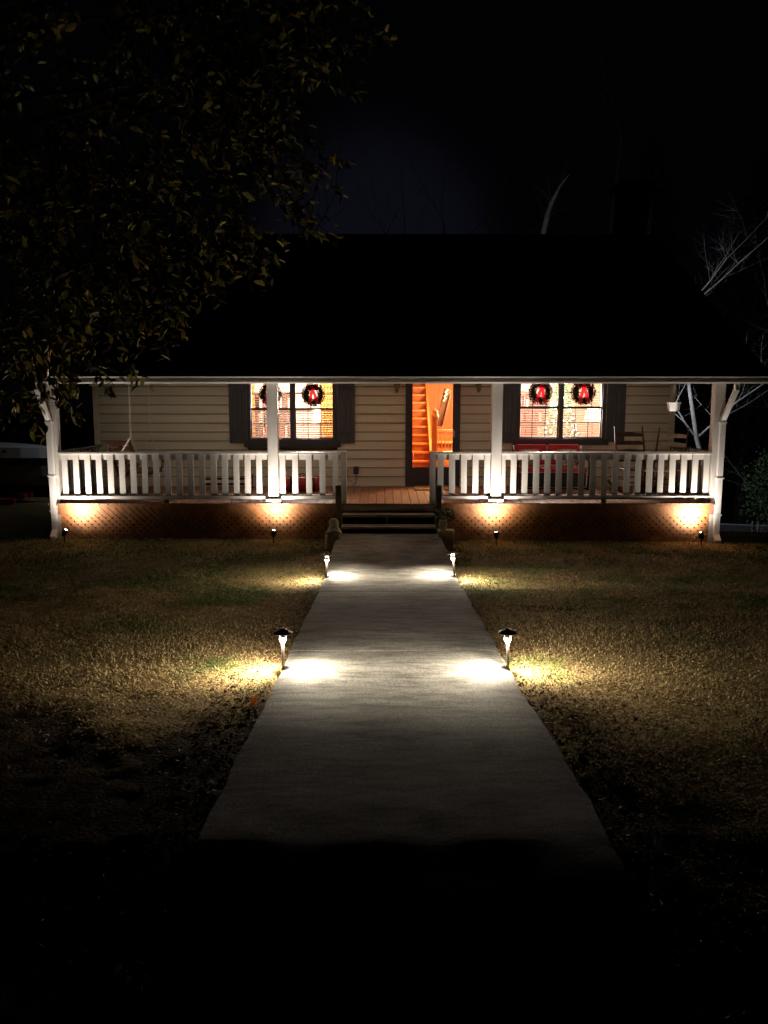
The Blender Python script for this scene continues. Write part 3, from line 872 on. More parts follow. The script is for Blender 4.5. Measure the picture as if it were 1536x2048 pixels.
# furniture seen through the blinds
def bookcase(loc, wdt, label):
    t = empty('bookcase', loc, label=label, cat='bookcase')
    MB().box(-wdt, wdt, .14, .16, 0, 1.75).build('back_panel', M_PINE2, t)
    for x in (-wdt, wdt): MB().box(x - .015, x + .015, -.14, .139, 0, 1.75).build('side_panel', M_DKWOOD, t)
    for k in range(6): MB().box(-wdt + .016, wdt - .016, -.14, .138, .02 + k * .34, .045 + k * .34).build('shelf', M_DKWOOD, t)
    for k in range(5):
        x = -wdt + .04
        while x < wdt - .08:
            w_ = random.uniform(.02, .05); h_ = random.uniform(.17, .27)
            if random.random() < .8: MB().box(x, x + w_ - .003, -.09, .10, .046 + k * .34, .046 + k * .34 + h_).build('book', random.choice((M_RED, M_DKWOOD, M_CREAM, M_SHUT, M_REDWOOD)), t)
            x += w_
bookcase((PXx(548, 19.9, 850), 19.95, ZF), .45, 'bookcase behind the blinds of the left window')
bookcase((PXx(1060, 19.9, 850), 19.95, ZF), .40, 'bookcase behind the blinds of the right window')
def shade_lamp(loc, label):
    t = empty('floor_lamp', loc, label=label, cat='lamp')
    MB().lathe([(.14, 0), (.14, .02), (.02, .035), (.012, .05), (.012, 1.15)], 14).build('stand', M_BRONZE, t, True)
    MB().lathe([(.20, 1.12), (.12, 1.40)], 18).build('shade', emit('lamp_shade_glow', (1.0, .80, .55), 3.0), t, True)
shade_lamp((PXx(640, 18.3, 850), 18.3, ZF), 'lit floor lamp behind the plaid curtain of the left window')
shade_lamp((PXx(1185, 18.6, 850), 18.6, ZF), 'lit floor lamp beside the christmas tree behind the right window')
for px, lab in ((598, 'dark framed picture on the wall of the left room'), (1160, 'dark framed picture on the wall of the right room')):
    t = empty('framed_picture', (PXx(px, 20.15, 800), 20.19, 1.75), label=lab, cat='picture')
    MB().box(-.30, .30, -.03, 0, -.22, .22).build('frame', M_DKWOOD, t); MB().box(-.26, .26, -.034, -.0305, -.18, .18).build('print', M_CREAM, t)

# ------------------------------------------------------------------ christmas tree in the right room
ct = empty('christmas_tree', (PXx(1122, 17.9), 17.95, ZF), label='christmas tree with white string lights behind the right window', cat='christmas tree')
def leaf_cloud(centers, dirs, length, width, rr, fold=.25):
    """folded two-triangle leaves; centers (n,3), dirs (n,3) unit; returns verts (n*4,3) and quads split in tris"""
    n = len(centers)
    up = rr.normal(size=(n, 3)); side = np.cross(dirs, up); side /= np.linalg.norm(side, axis=1, keepdims=True) + 1e-9
    nor = np.cross(side, dirs)
    L = length * rr.uniform(.7, 1.2, (n, 1)); Wd = width * rr.uniform(.7, 1.2, (n, 1))
    a = centers; b = centers + dirs * L
    mid = centers + dirs * L * .5
    l = mid + side * Wd * .5 + nor * Wd * fold; r = mid - side * Wd * .5 + nor * Wd * fold
    V = np.stack([a, l, b, r], 1).reshape(-1, 3)
    base = np.arange(n)[:, None] * 4
    T = np.concatenate([base + np.array([[0, 2, 1]]), base + np.array([[0, 3, 2]])], 1).reshape(-1, 3)
    return V, T
def unit(v): return v / (np.linalg.norm(v, axis=-1, keepdims=True) + 1e-9)
n = 5000
h = rng.uniform(.3, 2.0, n); rad = (2.05 - h) / 1.75 * .55 * np.sqrt(rng.uniform(.25, 1, n)); th = rng.uniform(0, 6.283, n)
cen = np.stack([rad*np.cos(th), rad*np.sin(th), h], 1); dr = unit(np.stack([np.cos(th), np.sin(th), rng.normal(-.1, .5, n)], 1) + rng.normal(0, .4, (n, 3)))
V, T = leaf_cloud(cen, dr, .10, .018, rng)
M_FIR = tinted('fir_needles', [(0, (.02, .05, .02)), (1, (.05, .11, .04))], .7)
o = bpy.data.objects.new('foliage', np_mesh('foliage', V, T, M_FIR, np.repeat(rng.random(n), 4))); C.objects.link(o); o.parent = ct
MB().tube([(0,0,0), (0,0,.4), (0,0,1.95)], [.05, .045, .01], 8).build('trunk', M_BARK2, ct)
m = MB()
for i in range(150):
    hh = random.uniform(.35, 1.95); r_ = (2.05 - hh) / 1.75 * .57; t_ = random.uniform(3.0, 6.5)
    m.lathe([(.001, -.012), (.012, -.004), (.012, .006), (.001, .012)], 6, (r_*math.cos(t_), r_*math.sin(t_), hh))
o = m.build('string_lights', emit('fairy_light_glow', (1.0, .92, .75), 9.0), ct); o['kind'] = 'stuff'

# ------------------------------------------------------------------ wreaths
def wreath(px, py, label, tilt):
    c = P(px, py, YW - .06)
    t = empty('wreath', (c.x, YW - .075, c.z), label=label, cat='wreath', group='christmas wreaths hung on the windows')
    t.rotation_euler = (0, tilt, 0); q_ = random.uniform(.94, 1.1); t.scale = (q_, 1, q_)
    n = 1500; a = rng.uniform(0, 6.283, n); b = rng.uniform(0, 6.283, n); r0, r1 = .155, .042
    cen = np.stack([(r0 + r1*np.cos(b))*np.cos(a), r1*.8*np.sin(b), (r0 + r1*np.cos(b))*np.sin(a)], 1)
    radial = np.stack([np.cos(b)*np.cos(a), np.sin(b), np.cos(b)*np.sin(a)], 1)
    tang = np.stack([-np.sin(a), 0*a, np.cos(a)], 1)
    V, T = leaf_cloud(cen, unit(radial + tang * 1.0 + rng.normal(0, .35, (n, 3))), .055, .012, rng)
    o = bpy.data.objects.new('foliage', np_mesh('foliage', V, T, M_WREATH, np.repeat(rng.random(n), 4))); C.objects.link(o); o.parent = t
    ring = MB(); ring.tube([(r0*math.cos(k*.2618), 0, r0*math.sin(k*.2618)) for k in range(25)], .035, 8); ring.build('ring', M_WREATH, t, True)
    bow = MB()
    for s in (-1, 1):
        loop = [(0, -.06, .13), (s*.05, -.085, .175), (s*.105, -.08, .165), (s*.11, -.06, .12), (s*.05, -.055, .105), (0, -.06, .125)]
        for i in range(len(loop)-1):
            p, q = Vector(loop[i]), Vector(loop[i+1]); bow.add([p + Vector((0,-.028,-.012)), p + Vector((0,.028,.012)), q + Vector((0,.028,.012)), q + Vector((0,-.028,-.012))], [(0,1,2,3)])
        tail = [(s*.008, -.07, .12), (s*.025, -.075, .03), (s*.05, -.065, -.07), (s*.075, -.07, -.17)]
        for i in range(3):
            p, q = Vector(tail[i]), Vector(tail[i+1]); wdt = .02 + .006 * i
            bow.add([p + Vector((-wdt,0,0)), p + Vector((wdt,-.006,0)), q + Vector((wdt+.006,-.006,0)), q + Vector((-wdt-.006,0,-.01 if i == 2 else 0))], [(0,1,2,3)])
    bow.lathe([(.004, -.025), (.028, -.012), (.028, .012), (.004, .025)], 10, (0, -.075, .13))
    bow.build('bow', M_BOW, t)
wreath(541, 788, 'dark wreath half hidden by the porch post on the left window', 0)
wreath(626.5, 789, 'dark wreath with red bow beside the plaid curtain', R(-4))
wreath(1081, 785, 'dark wreath with red bow on the sash nearer the middle post, right window', R(3))
wreath(1166, 785, 'dark wreath with full red bow on the right window sash by the rocking chairs', R(-3))

# ------------------------------------------------------------------ porch furniture
def deck_z(y): return ZD + (ZDW - ZD) * (y - (YP - .145)) / (YW - YP + .13)
# porch swing, hung side-on, facing along the porch
sw = empty('porch_swing', (PXx(262, 14.0), 14.55, deck_z(14.5) + .42), R(88), label='dark wooden slatted porch swing hanging on chains', cat='porch swing')
for i in range(5): MB().cbox(-.55, .55, -.22 + i*.095, -.135 + i*.095, -.012, .012, .004).build('seat_slat', M_REDWOOD, sw)
MB().box(-.5, .5, -.2, -.165, -.075, -.013).build('seat_rail', M_DKWOOD, sw); MB().box(-.5, .5, .17, .205, -.075, -.013).build('seat_rail', M_DKWOOD, sw)
for i in range(5):
    M4 = Matrix.Translation((0, .24 + .034*i, .075 + .098*i)) @ Matrix.Rotation(R(-19), 4, 'X')
    MB().cbox(-.55, .55, -.01, .01, -.04, .04, .004, M4).build('back_slat', M_REDWOOD, sw)
for x in (-.5, 0, .5):
    MB().beam((x, .235, -.07), (x, .40, .50), .04, .025, (1,0,0)).build('back_post', M_DKWOOD, sw)
for x in (-.54, .54):
    MB().cbox(x - .045, x + .045, -.30, .30, .235, .258, .005).build('armrest', M_DKWOOD, sw)
    MB().box(x - .02, x + .02, -.22, -.18, -.013, .234).build('arm_support', M_DKWOOD, sw)
def chain(mb, p0, p1, link=.034):
    p0 = Vector(p0); p1 = Vector(p1); d = p1 - p0; n = max(2, int(d.length / link)); dn = d.normalized()
    a = dn.cross(Vector((.3, 1, .1))).normalized(); b = dn.cross(a)
    for i in range(n):
        c = p0 + d * ((i + .5) / n); s = a if i % 2 else b
        ring = [c + dn * (math.sin(t) * link * .68) + s * (math.cos(t) * link * .33) for t in [k * math.pi / 3 for k in range(7)]]
        mb.tube(ring, .0042, 5, False)
M_CHAIN = mat('bright_chain', (.70, .68, .62), .35, .1, 20, metal=.4)
for x in (-.52, .52):
    top = (x, .0, 2.23 - sw.location.z); spl = (x, .0, .62)
    m = MB(); chain(m, top, spl); chain(m, spl, (x, -.24, -.04)); chain(m, spl, (x, .26, .22)); m.build('chain', M_CHAIN, sw)
# red glider bench
gl = empty('glider_bench', (PXx(1102, 14.95), 14.95, deck_z(14.95)), label='red metal porch glider bench with cream arms under the right window', cat='bench')
for s in (-1, 1):
    M4 = Matrix.Translation((s*.30, .26, .645)) @ Matrix.Rotation(R(-14), 4, 'X')
    MB().cbox(-.285, .285, -.02, .02, -.19, .19, .018, M4).build('backrest', M_RED, gl)
    MB().cbox(s*.30 - .285, s*.30 + .285, -.27, .22, .385, .425, .015).build('seat', M_RED, gl)
MB().box(-.60, .60, -.30, -.272, .36, .43).build('front_apron', M_RED, gl)
for s in (-1, 1):
    m = MB(); x = s * .635
    m.tube([(x, .30, .80), (x, .20, .60), (x, -.02, .585), (x, -.26, .58), (x, -.33, .53), (x, -.33, .30), (x, -.24, .06)], .017, 8); m.build('arm_frame', M_BLACK, gl, True)
    MB().cbox(x - .055, x + .055, -.33, .12, .588, .612, .01).build('armrest', M_CREAM, gl)
    m = MB(); m.tube([(x, .28, .05), (x, -.28, .05)], .015, 8); m.tube([(x, .22, .05), (x, .2, .40)], .014, 8); m.build('base_frame', M_BLACK, gl, True)
m = MB(); m.tube([(-.63, .2, .06), (.63, .2, .06)], .014, 8); m.tube([(-.63, -.2, .06), (.63, -.2, .06)], .014, 8); m.box(-.6, .6, -.25, -.23, .1, .35); m.build('stretcher', M_BLACK, gl)
M_FLOR = mat('floral_cloth', (.30, .10, .08), .85, .6, 26, col2=(.66, .58, .46))
for i, (dx, lab) in enumerate(((-.36, 'floral cushion on the red glider, at its end towards the door'), (.33, 'floral cushion on the red glider, at its end towards the rocking chairs'))):
    t = MB(); V = []; nU = 10
    for a in range(nU + 1):
        for b in range(nU + 1):
            u, v = a / nU * 2 - 1, b / nU * 2 - 1
            th = .06 * (1 - abs(u)**3) * (1 - abs(v)**3)
            V.append((u * .19 * (1 - .06 * (v*v)), -th, v * .16 * (1 - .06 * (u*u))))
    F = [(a*(nU+1)+b, (a+1)*(nU+1)+b, (a+1)*(nU+1)+b+1, a*(nU+1)+b+1) for a in range(nU) for b in range(nU)]
    t.add(V, F); t.add([(x, -y, z) for x, y, z in V], [f[::-1] for f in F])
    o = t.build('cushion', M_FLOR, None, True); o.location = (gl.location.x + dx, 14.95 + .08, deck_z(14.95) + .592); o.rotation_euler = (R(-16), 0, 0); tag(o, lab, 'cushion')
# rocking chairs
def rocker(loc, rz, wood, slatwood, label):
    t = empty('rocking_chair', loc, rz, label=label, cat='rocking chair', group='ladder back rocking chairs on the porch')
    for s in (-1, 1):
        x = s * .27
        MB().tube([(x*1.0, .22, .05), (x, .25, .45), (x*.98, .33, .80), (x*.96, .43, 1.16)], [.02, .021, .019, .013], 8).build('back_post', wood, t, True)
        MB().tube([(x*1.05, -.26, .05), (x*1.05, -.25, .62)], .02, 8).build('front_leg', wood, t, True)
        MB().cbox(x*1.05 - .045, x*1.05 + .045, -.32, .27, .62, .642, .006).build('armrest', wood, t)
        rk = [(x*1.02, y, .035 + .22 * (y / .62) ** 2 * .55) for y in np.linspace(-.42, .62, 9)]
        m = MB()
        for a, b in zip(rk[:-1], rk[1:]): m.beam(a, b, .03, .045)
        m.build('rocker', wood, t)
    for i, zz in enumerate((.56, .71, .86, 1.01)):
        m = MB(); V = []; nS = 8
        for k in range(nS + 1):
            u = k / nS * 2 - 1; y = .265 + (zz - .45) * .235 + .03 * (1 - u*u); hgt = .055 + .022 * (1 - u*u)
            V += [(u*.26, y, zz - .032), (u*.26, y, zz - .032 + hgt), (u*.26, y + .012, zz - .032 + hgt), (u*.26, y + .012, zz - .032)]
        F = []
        for k in range(nS):
            for q in range(4): F.append((k*4+q, k*4+(q+1) % 4, (k+1)*4+(q+1) % 4, (k+1)*4+q))
        m.add(V, F); m.build('back_slat', slatwood, t)
    MB().cbox(-.275, .275, -.27, .245, .405, .435, .01).build('seat', slatwood, t)
    for zz in (.2, .3):
        m = MB(); m.tube([(-.28, -.25, zz), (.28, -.25, zz)], .011, 6); m.build('rung', wood, t)
    for s in (-1, 1): MB().tube([(s*.28, -.25, .24), (s*.27, .23, .24)], .011, 6).build('rung', wood, t)
    return t
M_LTWOOD = mat('pale_lit_wood', (.42, .33, .22), .6, .2, 9, .15, 50)  # light falling on the turned chair's slats put into a paler colour
rocker((PXx(1273, 14.85), 14.75, deck_z(14.7)), R(6), M_DKWOOD, M_DKWOOD, 'dark ladder back rocking chair next to the right window shutter')
rocker((PXx(1333, 14.5) - .03, 14.45, deck_z(14.4)), R(-38), M_DKWOOD, M_LTWOOD, 'ladder back rocking chair with slats coloured pale as if lit, turned in the porch corner')
# red bundle, low rack
bag = empty('red_bag', (PXx(604, 14.9), 14.85, deck_z(14.85)), R(4), label='red cloth duffel bag lying on the porch floor under the left window', cat='bag')
m = MB(); prof = [(.02, -.34), (.10, -.335), (.135, -.26), (.12, -.14), (.14, .0), (.125, .12), (.135, .26), (.10, .335), (.02, .34)]
m.lathe(prof, 16, M=Matrix.Translation((0, 0, .13)) @ Matrix.Rotation(R(90), 4, 'Y'), sy=1.0); m.build('body', M_RED, bag, True)
m = MB(); m.tube([(-.14, -.12, .18), (-.13, -.10, .29), (0, -.06, .33), (.13, -.10, .29), (.14, -.12, .18)], .012, 6); m.build('handle', M_BLACK, bag, True)
for x in (-.2, .2): MB().lathe([(.143, -.02), (.146, 0), (.143, .02)], 16, M=Matrix.Translation((x, 0, .13)) @ Matrix.Rotation(R(90), 4, 'Y')).build('strap', M_BLACK, bag, True)
rk = empty('shoe_rack', (PXx(452, 15.2), 15.1, deck_z(15.1)), label='low black metal rack on the porch floor below the left shutter', cat='rack')
for zz in (.10, .20):
    for y in (-.12, -.04, .04, .12): MB().tube([(-.46, y, zz), (.46, y, zz)], .009, 6).build('bar', M_BLACK, rk)
for x in (-.46, .46):
    m = MB(); m.tube([(x, -.13, 0), (x, -.13, .27), (x, .13, .27), (x, .13, 0)], .011, 6); m.build('end_frame', M_BLACK, rk)
# hanging planter
hp = empty('hanging_planter', P(1347, 822, 14.2), label='white plastic planter hanging from the porch ceiling', cat='planter')
MB().lathe([(.105, 0), (.11, .005), (.135, .125), (.147, .13), (.147, .15), (.13, .15), (.125, .13), (.10, .03)], 4, M=Matrix.Rotation(R(38), 4, 'Z')).build('pot', M_CREAM if False else mat('white_plastic', (.72, .73, .76), .35, .04, 5), hp)
m = MB(); top = Vector((0, 0, 2.235 - hp.location.z))
for a in (0, 2.09, 4.19): m.tube([(.12*math.cos(a), .12*math.sin(a), .14), (0, 0, .36)], .003, 5)
chain(m, top, (0, 0, .36), .03); m.build('hanger', M_CHAIN, hp)
# lanterns beside the door
for px, lab in ((794, 'small unlit brass wall lantern on the latch-free side of the door, by the shutter'), (957, 'small unlit brass wall lantern between the door and the porch post')):
    c = P(px, 772, YW - .08)
    t = empty('wall_lantern', (c.x, YW - .02, c.z), label=lab, cat='lantern', group='lanterns beside the front door')
    MB().lathe([(.05, -.008), (.05, .008)], 12, M=Matrix.Translation((0, .004, .06)) @ Matrix.Rotation(R(90), 4, 'X')).build('backplate', M_BRONZE, t)
    MB().tube([(0, 0, .06), (0, -.06, .10), (0, -.09, .09), (0, -.09, .06)], .008, 6).build('arm', M_BRONZE, t)
    MB().lathe([(.02, -.10), (.035, -.09), (.055, .03), (.05, .035)], 6, (0, -.09, 0)).build('glass', mat('smoked_glass', (.25, .2, .12), .15, .1, 8, spec=.8), t)
    MB().lathe([(.065, .035), (.03, .065), (.008, .08)], 6, (0, -.09, 0)).build('cap', M_BRONZE, t)
    MB().lathe([(.004, -.125), (.012, -.115), (.022, -.1)], 6, (0, -.09, 0)).build('finial', M_BRONZE, t)
# outlet with plug-in transformer
c = P(712, 940, YW)
t = empty('transformer_box', (c.x, YW - .006, c.z), label='dark blue lighting transformer box plugged in low on the siding', cat='transformer')
MB().cbox(-.05, .05, -.055, 0, -.075, .07, .01).build('case', mat('blue_grey_plastic', (.035, .045, .07), .4, .1, 9), t)
MB().tube([(0, -.03, -.07), (.01, -.03, -.15), (-.01, -.03, -.25), (-.06, -.05, -.29)], .008, 6).build('cable', M_BLACK, t, True)
c = P(695, 938, YW)
t = empty('wall_outlet', (c.x, YW - .006, c.z), label='white outdoor wall outlet with a drooping black cord', cat='outlet')
MB().cbox(-.035, .035, -.02, 0, -.06, .055, .006).build('cover', M_CREAM, t)
MB().lathe([(.012, -.03), (.014, 0)], 8, M=Matrix.Rotation(R(90), 4, 'X')).build('plug', M_BLACK, t)
MB().tube([(0, -.03, 0), (-.015, -.04, -.10), (.02, -.04, -.20), (.10, -.05, -.25)], .005, 6).build('cord', M_BLACK, t, True)
# door mat
t = MB(); t.cbox(-.40, .40, -.24, .24, 0, .018, .006)
o = t.build('door_mat', mat('coir_mat', (.36, .20, .09), .95, .3, 60, .5, 120)); o.location = ((gx0 + gx1) / 2 + .05, YW - .40, deck_z(YW - .4) + .004); tag(o, 'tan coir door mat on the deck boards before the door', 'door mat')
o.rotation_euler = (math.atan2(ZDW - ZD, YW - YP), 0, 0)

# ------------------------------------------------------------------ statue, blocks, potted plant at the stair foot
sx, sy = PXx(665, 12.5, 1080), 12.5
def block(loc, rz, label, dims):
    a, b, c = dims; o = MB().cbox(-a, a, -b, b, 0, c, .018).build('stone_block', M_BLOCK); o.location = loc; o.rotation_euler = (0, 0, rz); return tag(o, label, 'stone block')
g0 = float(gz(sx, 12.45)) - .02
zbt = PZ(1070, 12.4)
block((sx, sy, g0), R(8), 'tan stone block beside the walk, under the hooded statue', (.105, .13, zbt - g0))
stt = empty('garden_statue', (sx + .02, sy, zbt), R(10), label='weathered stone bust of a hooded figure on a block by the steps', cat='statue')
m = MB(); m.lathe([(.125, 0), (.13, .02), (.10, .055), (.078, .10), (.074, .14), (.077, .175), (.062, .215), (.035, .238), (.004, .245)], 18, sy=.8); m.build('hood', M_STONE, stt, True)
m = MB(); m.lathe([(.004, -.055), (.032, -.045), (.044, 0), (.04, .035), (.02, .055), (.003, .06)], 14, (0, -.045, .155), sy=.75); m.lathe([(.003, -.012), (.009, 0), (.003, .014)], 8, (0, -.083, .150)); m.build('face', M_STONE, stt, True)
m = MB(); m.tube([(-.09, -.05, .035), (-.04, -.10, .06), (0, -.105, .075), (.04, -.10, .06), (.09, -.05, .035)], [.03, .026, .022, .026, .03], 8); m.build('folded_arms', M_STONE, stt, True)
px_, py_ = PXx(886, 12.55, 1060), 12.6
g1 = float(gz(px_ + .05, 12.6)) - .02
zpb = PZ(1062, 12.5)
block((px_ + .05, py_, g1), R(-6), 'tan stone block beside the walk, under the flower pot', (.13, .13, zpb - g1))
pot = empty('flower_pot', (px_, py_, zpb), label='small pale urn of white flowers at the foot of the steps', cat='flower pot')
MB().lathe([(.035, 0), (.04, .01), (.065, .05), (.072, .10), (.055, .145), (.062, .16), (.05, .16), (.045, .14)], 16).build('urn', M_STONE, pot, True)
n = 260; d = unit(rng.normal(0, 1, (n, 3)) * [1, 1, .7] + [0, 0, .35]); cen = d * rng.uniform(.02, .15, (n, 1)) * [1, 1, 1] + [0.02, 0, .20]
V, T = leaf_cloud(cen, d, .05, .028, rng)
M_HERB = tinted('herb_leaves', [(0, (.03, .06, .02)), (1, (.09, .14, .05))], .6, .2)
o = bpy.data.objects.new('foliage', np_mesh('foliage', V, T, M_HERB, np.repeat(rng.random(n), 4))); C.objects.link(o); o.parent = pot
M_PETAL = mat('white_petals', (.75, .73, .68), .6, .06, 20)
for i in range(6):
    a = random.uniform(0, 6.28); e = random.uniform(-.3, 1.2); q = Vector((math.cos(a)*math.cos(e)*.16 + .03, -abs(math.sin(a)*math.cos(e))*.14, .20 + math.sin(e)*.13))
    m = MB()
    for kk in range(5):
        t_ = kk * 1.2566; u = Vector((math.cos(t_), -.3, math.sin(t_))); v_ = Vector((-math.sin(t_), 0, math.cos(t_)))
        m.add([q, q + u*.014 + v_*.009, q + u*.024, q + u*.014 - v_*.009], [(0,1,2,3)])
    m.build('flower', M_PETAL, pot)

# ------------------------------------------------------------------ lamps of the garden
SIGN = -1.0
def lamp_profile(light, curve):
    """photometric curve of the fixture: two side lobes, nothing upward"""
    light.use_nodes = True
    t = light.node_tree; em = t.nodes['Emission']; L = t.links.new
    def math_(op, a, b=None):
        m = t.nodes.new('ShaderNodeMath'); m.operation = op
        for i, v in enumerate((a, b)):
            if v is None: continue
            if isinstance(v, (int, float)): m.inputs[i].default_value = v
            else: L(v, m.inputs[i])
        return m.outputs[0]
    tc = t.nodes.new('ShaderNodeTexCoord'); s = t.nodes.new('ShaderNodeSeparateXYZ'); L(tc.outputs['Normal'], s.inputs['Vector'])
    ab = math_('MAXIMUM', math_('MULTIPLY', s.outputs['Z'], SIGN), 0.0)
    r = t.nodes.new('ShaderNodeValToRGB')
    e = r.color_ramp.elements
    e[0].position, e[0].color = curve[0][0], (curve[0][1],)*3 + (1,)
    e[1].position, e[1].color = curve[-1][0], (curve[-1][1],)*3 + (1,)
    for p, v in curve[1:-1]:
        q = e.new(p); q.color = (v, v, v, 1)
    L(ab, r.inputs['Fac'])
    x2 = math_('MULTIPLY', s.outputs['X'], s.outputs['X']); y2 = math_('MULTIPLY', s.outputs['Y'], s.outputs['Y'])
    lobe = math_('POWER', math_('DIVIDE', x2, math_('ADD', math_('ADD', x2, y2), .0001)), .7)
    lobe = math_('ADD', math_('MULTIPLY', lobe, .88), .12)
    # the lobes matter for the steep rays; flat rays leave evenly
    steep = t.nodes.new('ShaderNodeMapRange'); steep.inputs['From Min'].default_value = .22; steep.inputs['From Max'].default_value = .5
    L(ab, steep.inputs['Value'])
    mixv = t.nodes.new('ShaderNodeMix'); mixv.data_type = 'FLOAT'; mixv.inputs['A'].default_value = .75; L(math_('ADD', math_('MULTIPLY', lobe, .96), .015), mixv.inputs['A'])
    L(steep.outputs['Result'], mixv.inputs['Factor']); L(lobe, mixv.inputs['B'])
    L(math_('MULTIPLY', r.outputs['Color'], mixv.outputs['Result']), em.inputs['Strength'])
def path_light(px, pby, pty, Y, tilt, label, power=1.0, lobe_turn=0.0):
    b = P(px, pby, Y); x = b.x
    g = float(gz(x, Y)) - .01
    H = PZ(pty, Y) - g
    t = empty('path_light', (x, Y, g), label=label, cat='path light', group='path lights along the walk')
    t.rotation_euler = tilt
    MB().tube([(0, 0, -.03), (0, 0, H - .112)], .0115, 12).build('stem', M_STEM, t, True)
    MB().lathe([(.0118, H - .116), (.0135, H - .108), (.018, H - .099), (.0245, H - .086), (.025, H - .083), (.021, H - .083), (.012, H - .098)], 20).build('lens_cup', M_LENSCUP, t, True)
    MB().lathe([(.003, H - .051), (.013, H - .049), (.021, H - .041), (.023, H - .027)], 14).build('bulb', M_LENS, t, True)
    MB().lathe([(.071, H - .036), (.0725, H - .032), (.034, H - .012), (.020, H - .010), (.016, H - .002), (.004, H)], 24).build('hat', M_BRONZE, t, True)
    for a in (.5, 2.59, 4.69): MB().tube([(.0255*math.cos(a), .0255*math.sin(a), H - .084), (.0265*math.cos(a), .0265*math.sin(a), H - .03)], .0016, 5).build('strut', M_BRONZE, t)
    d = bpy.data.lights.new('path_lamp', 'POINT'); d.energy = PATH_W * power; d.color = PATH_COL; d.shadow_soft_size = .010
    lamp_profile(d, [(0, 0), (.055, .01), (.10, .12), (.15, .48), (.22, .55), (.36, .50), (.55, .80), (.78, 1.4), (.93, 1.6), (.975, .35), (1, .04)])
    o = bpy.data.objects.new('path_lamp', d); C.objects.link(o); o.parent = t; o.location = (0, 0, H - .062); o.rotation_euler = (0, 0, lobe_turn)
    return t
path_light(566.5, 1335, 1256, 5.85, (R(1), R(0), 0), 'bronze hat path light on the lawn side where the orange leaf lies', 1.08, R(-9))
path_light(1016, 1335, 1257, 5.85, (R(-1), R(-1), 0), 'bronze hat path light across the walk from the orange leaf', 1.0, R(14))
path_light(651.5, 1157, 1108, 10.2, (R(-9), R(2), 0), 'bronze hat path light in the yard beside the hooded statue', .85, R(6))
path_light(911, 1157, 1104, 10.2, (R(-15), R(-4), 0), 'bronze hat path light in the yard beside the flower pot', 1.0, R(-12))

def spot_profile(light, power):
    light.use_nodes = True
    t = light.node_tree; tc = t.nodes.new('ShaderNodeTexCoord'); s = t.nodes.new('ShaderNodeSeparateXYZ'); t.links.new(tc.outputs['Normal'], s.inputs['Vector'])
    m = t.nodes.new('ShaderNodeMath'); m.operation = 'MULTIPLY'; m.inputs[1].default_value = -1.0; m.use_clamp = True; t.links.new(s.outputs['Z'], m.inputs[0])
    p = t.nodes.new('ShaderNodeMath'); p.operation = 'POWER'; p.inputs[1].default_value = power; t.links.new(m.outputs[0], p.inputs[0])
    t.links.new(p.outputs[0], t.nodes['Emission'].inputs['Strength'])
def up_light(px, Y, aim, label, watts=1.0, cone=165):
    x = PXx(px, Y, 1062); g = float(gz(x, Y)) - .01
    t = empty('spot_light', (x, Y, g), label=label, cat='spotlight', group='spotlights at the porch skirt')
    MB().tube([(0, 0, -.05), (0, 0, .145)], .011, 8).build('stake', M_BLACK, t)
    d = Vector(aim).normalized()
    q = d.to_track_quat('Z', 'Y').to_matrix().to_4x4(); M4 = Matrix.Translation((0, 0, .155)) @ q
    MB().lathe([(.018, -.045), (.034, -.03), (.042, .03), (.046, .055), (.041, .055), (.037, .035)], 16, M=M4).build('housing', M_BLACK, t, True)
    MB().lathe([(.037, .048), (.034, .060), (.022, .069), (.004, .072)], 16, M=M4).build('lens', M_LENS, t, True)
    l = bpy.data.lights.new('spot_lamp', 'SPOT'); l.energy = UP_W * watts * 4; l.color = UP_COL; l.spot_size = R(cone); l.spot_blend = .3; spot_profile(l, 5.5); l.shadow_soft_size = .02
    o = bpy.data.objects.new('spot_lamp', l); C.objects.link(o); o.parent = t
    o.matrix_local = Matrix.Translation(Vector((0, 0, .155)) + d * .078) @ (-d).to_track_quat('Z', 'Y').to_matrix().to_4x4()
YU = 12.95
up_light(128, YU, (.26, .58, .80), 'small black spotlight in the grass at the foot of the downspout under the tree')
up_light(547, YU, (0, .52, .85), 'small black spotlight in the grass before the post beside the left window')
up_light(993, YU, (0, .52, .85), 'small black spotlight in the grass before the post beside the flower pot side')
up_light(1404, YU + .08, (-.10, .62, .78), 'small black spotlight in the grass by the downspout near the chain link fence')
# added flood lamp, out of view on the right side wall (lights the bare trees and the fence)
fl = empty('added_floodlight', (XR + .02, 19.0, 2.1), label='added cool white flood lamp, out of view under the eave on the side wall', cat='added_floodlight')
MB().cbox(-.02, .03, -.06, .06, -.06, .06, .006).build('backplate', M_WHITE, fl)
MB().lathe([(.02, -.06), (.05, .0), (.06, .05)], 14, M=Matrix.Translation((.10, 0, -.02)) @ Matrix.Rotation(R(70), 4, 'Y')).build('housing', M_WHITE, fl)
l = bpy.data.lights.new('added_flood_lamp', 'SPOT'); l.energy = ADDED_FLOOD_W; l.color = (.80, .88, 1.0); l.spot_size = R(172); l.spot_blend = .6; l.shadow_soft_size = .05
o = bpy.data.objects.new('added_flood_lamp', l); C.objects.link(o); o.parent = fl
o.matrix_local = Matrix.Translation((.2, 0, -.02)) @ Vector((-1, -.6, .0)).to_track_quat('Z', 'Y').to_matrix().to_4x4()

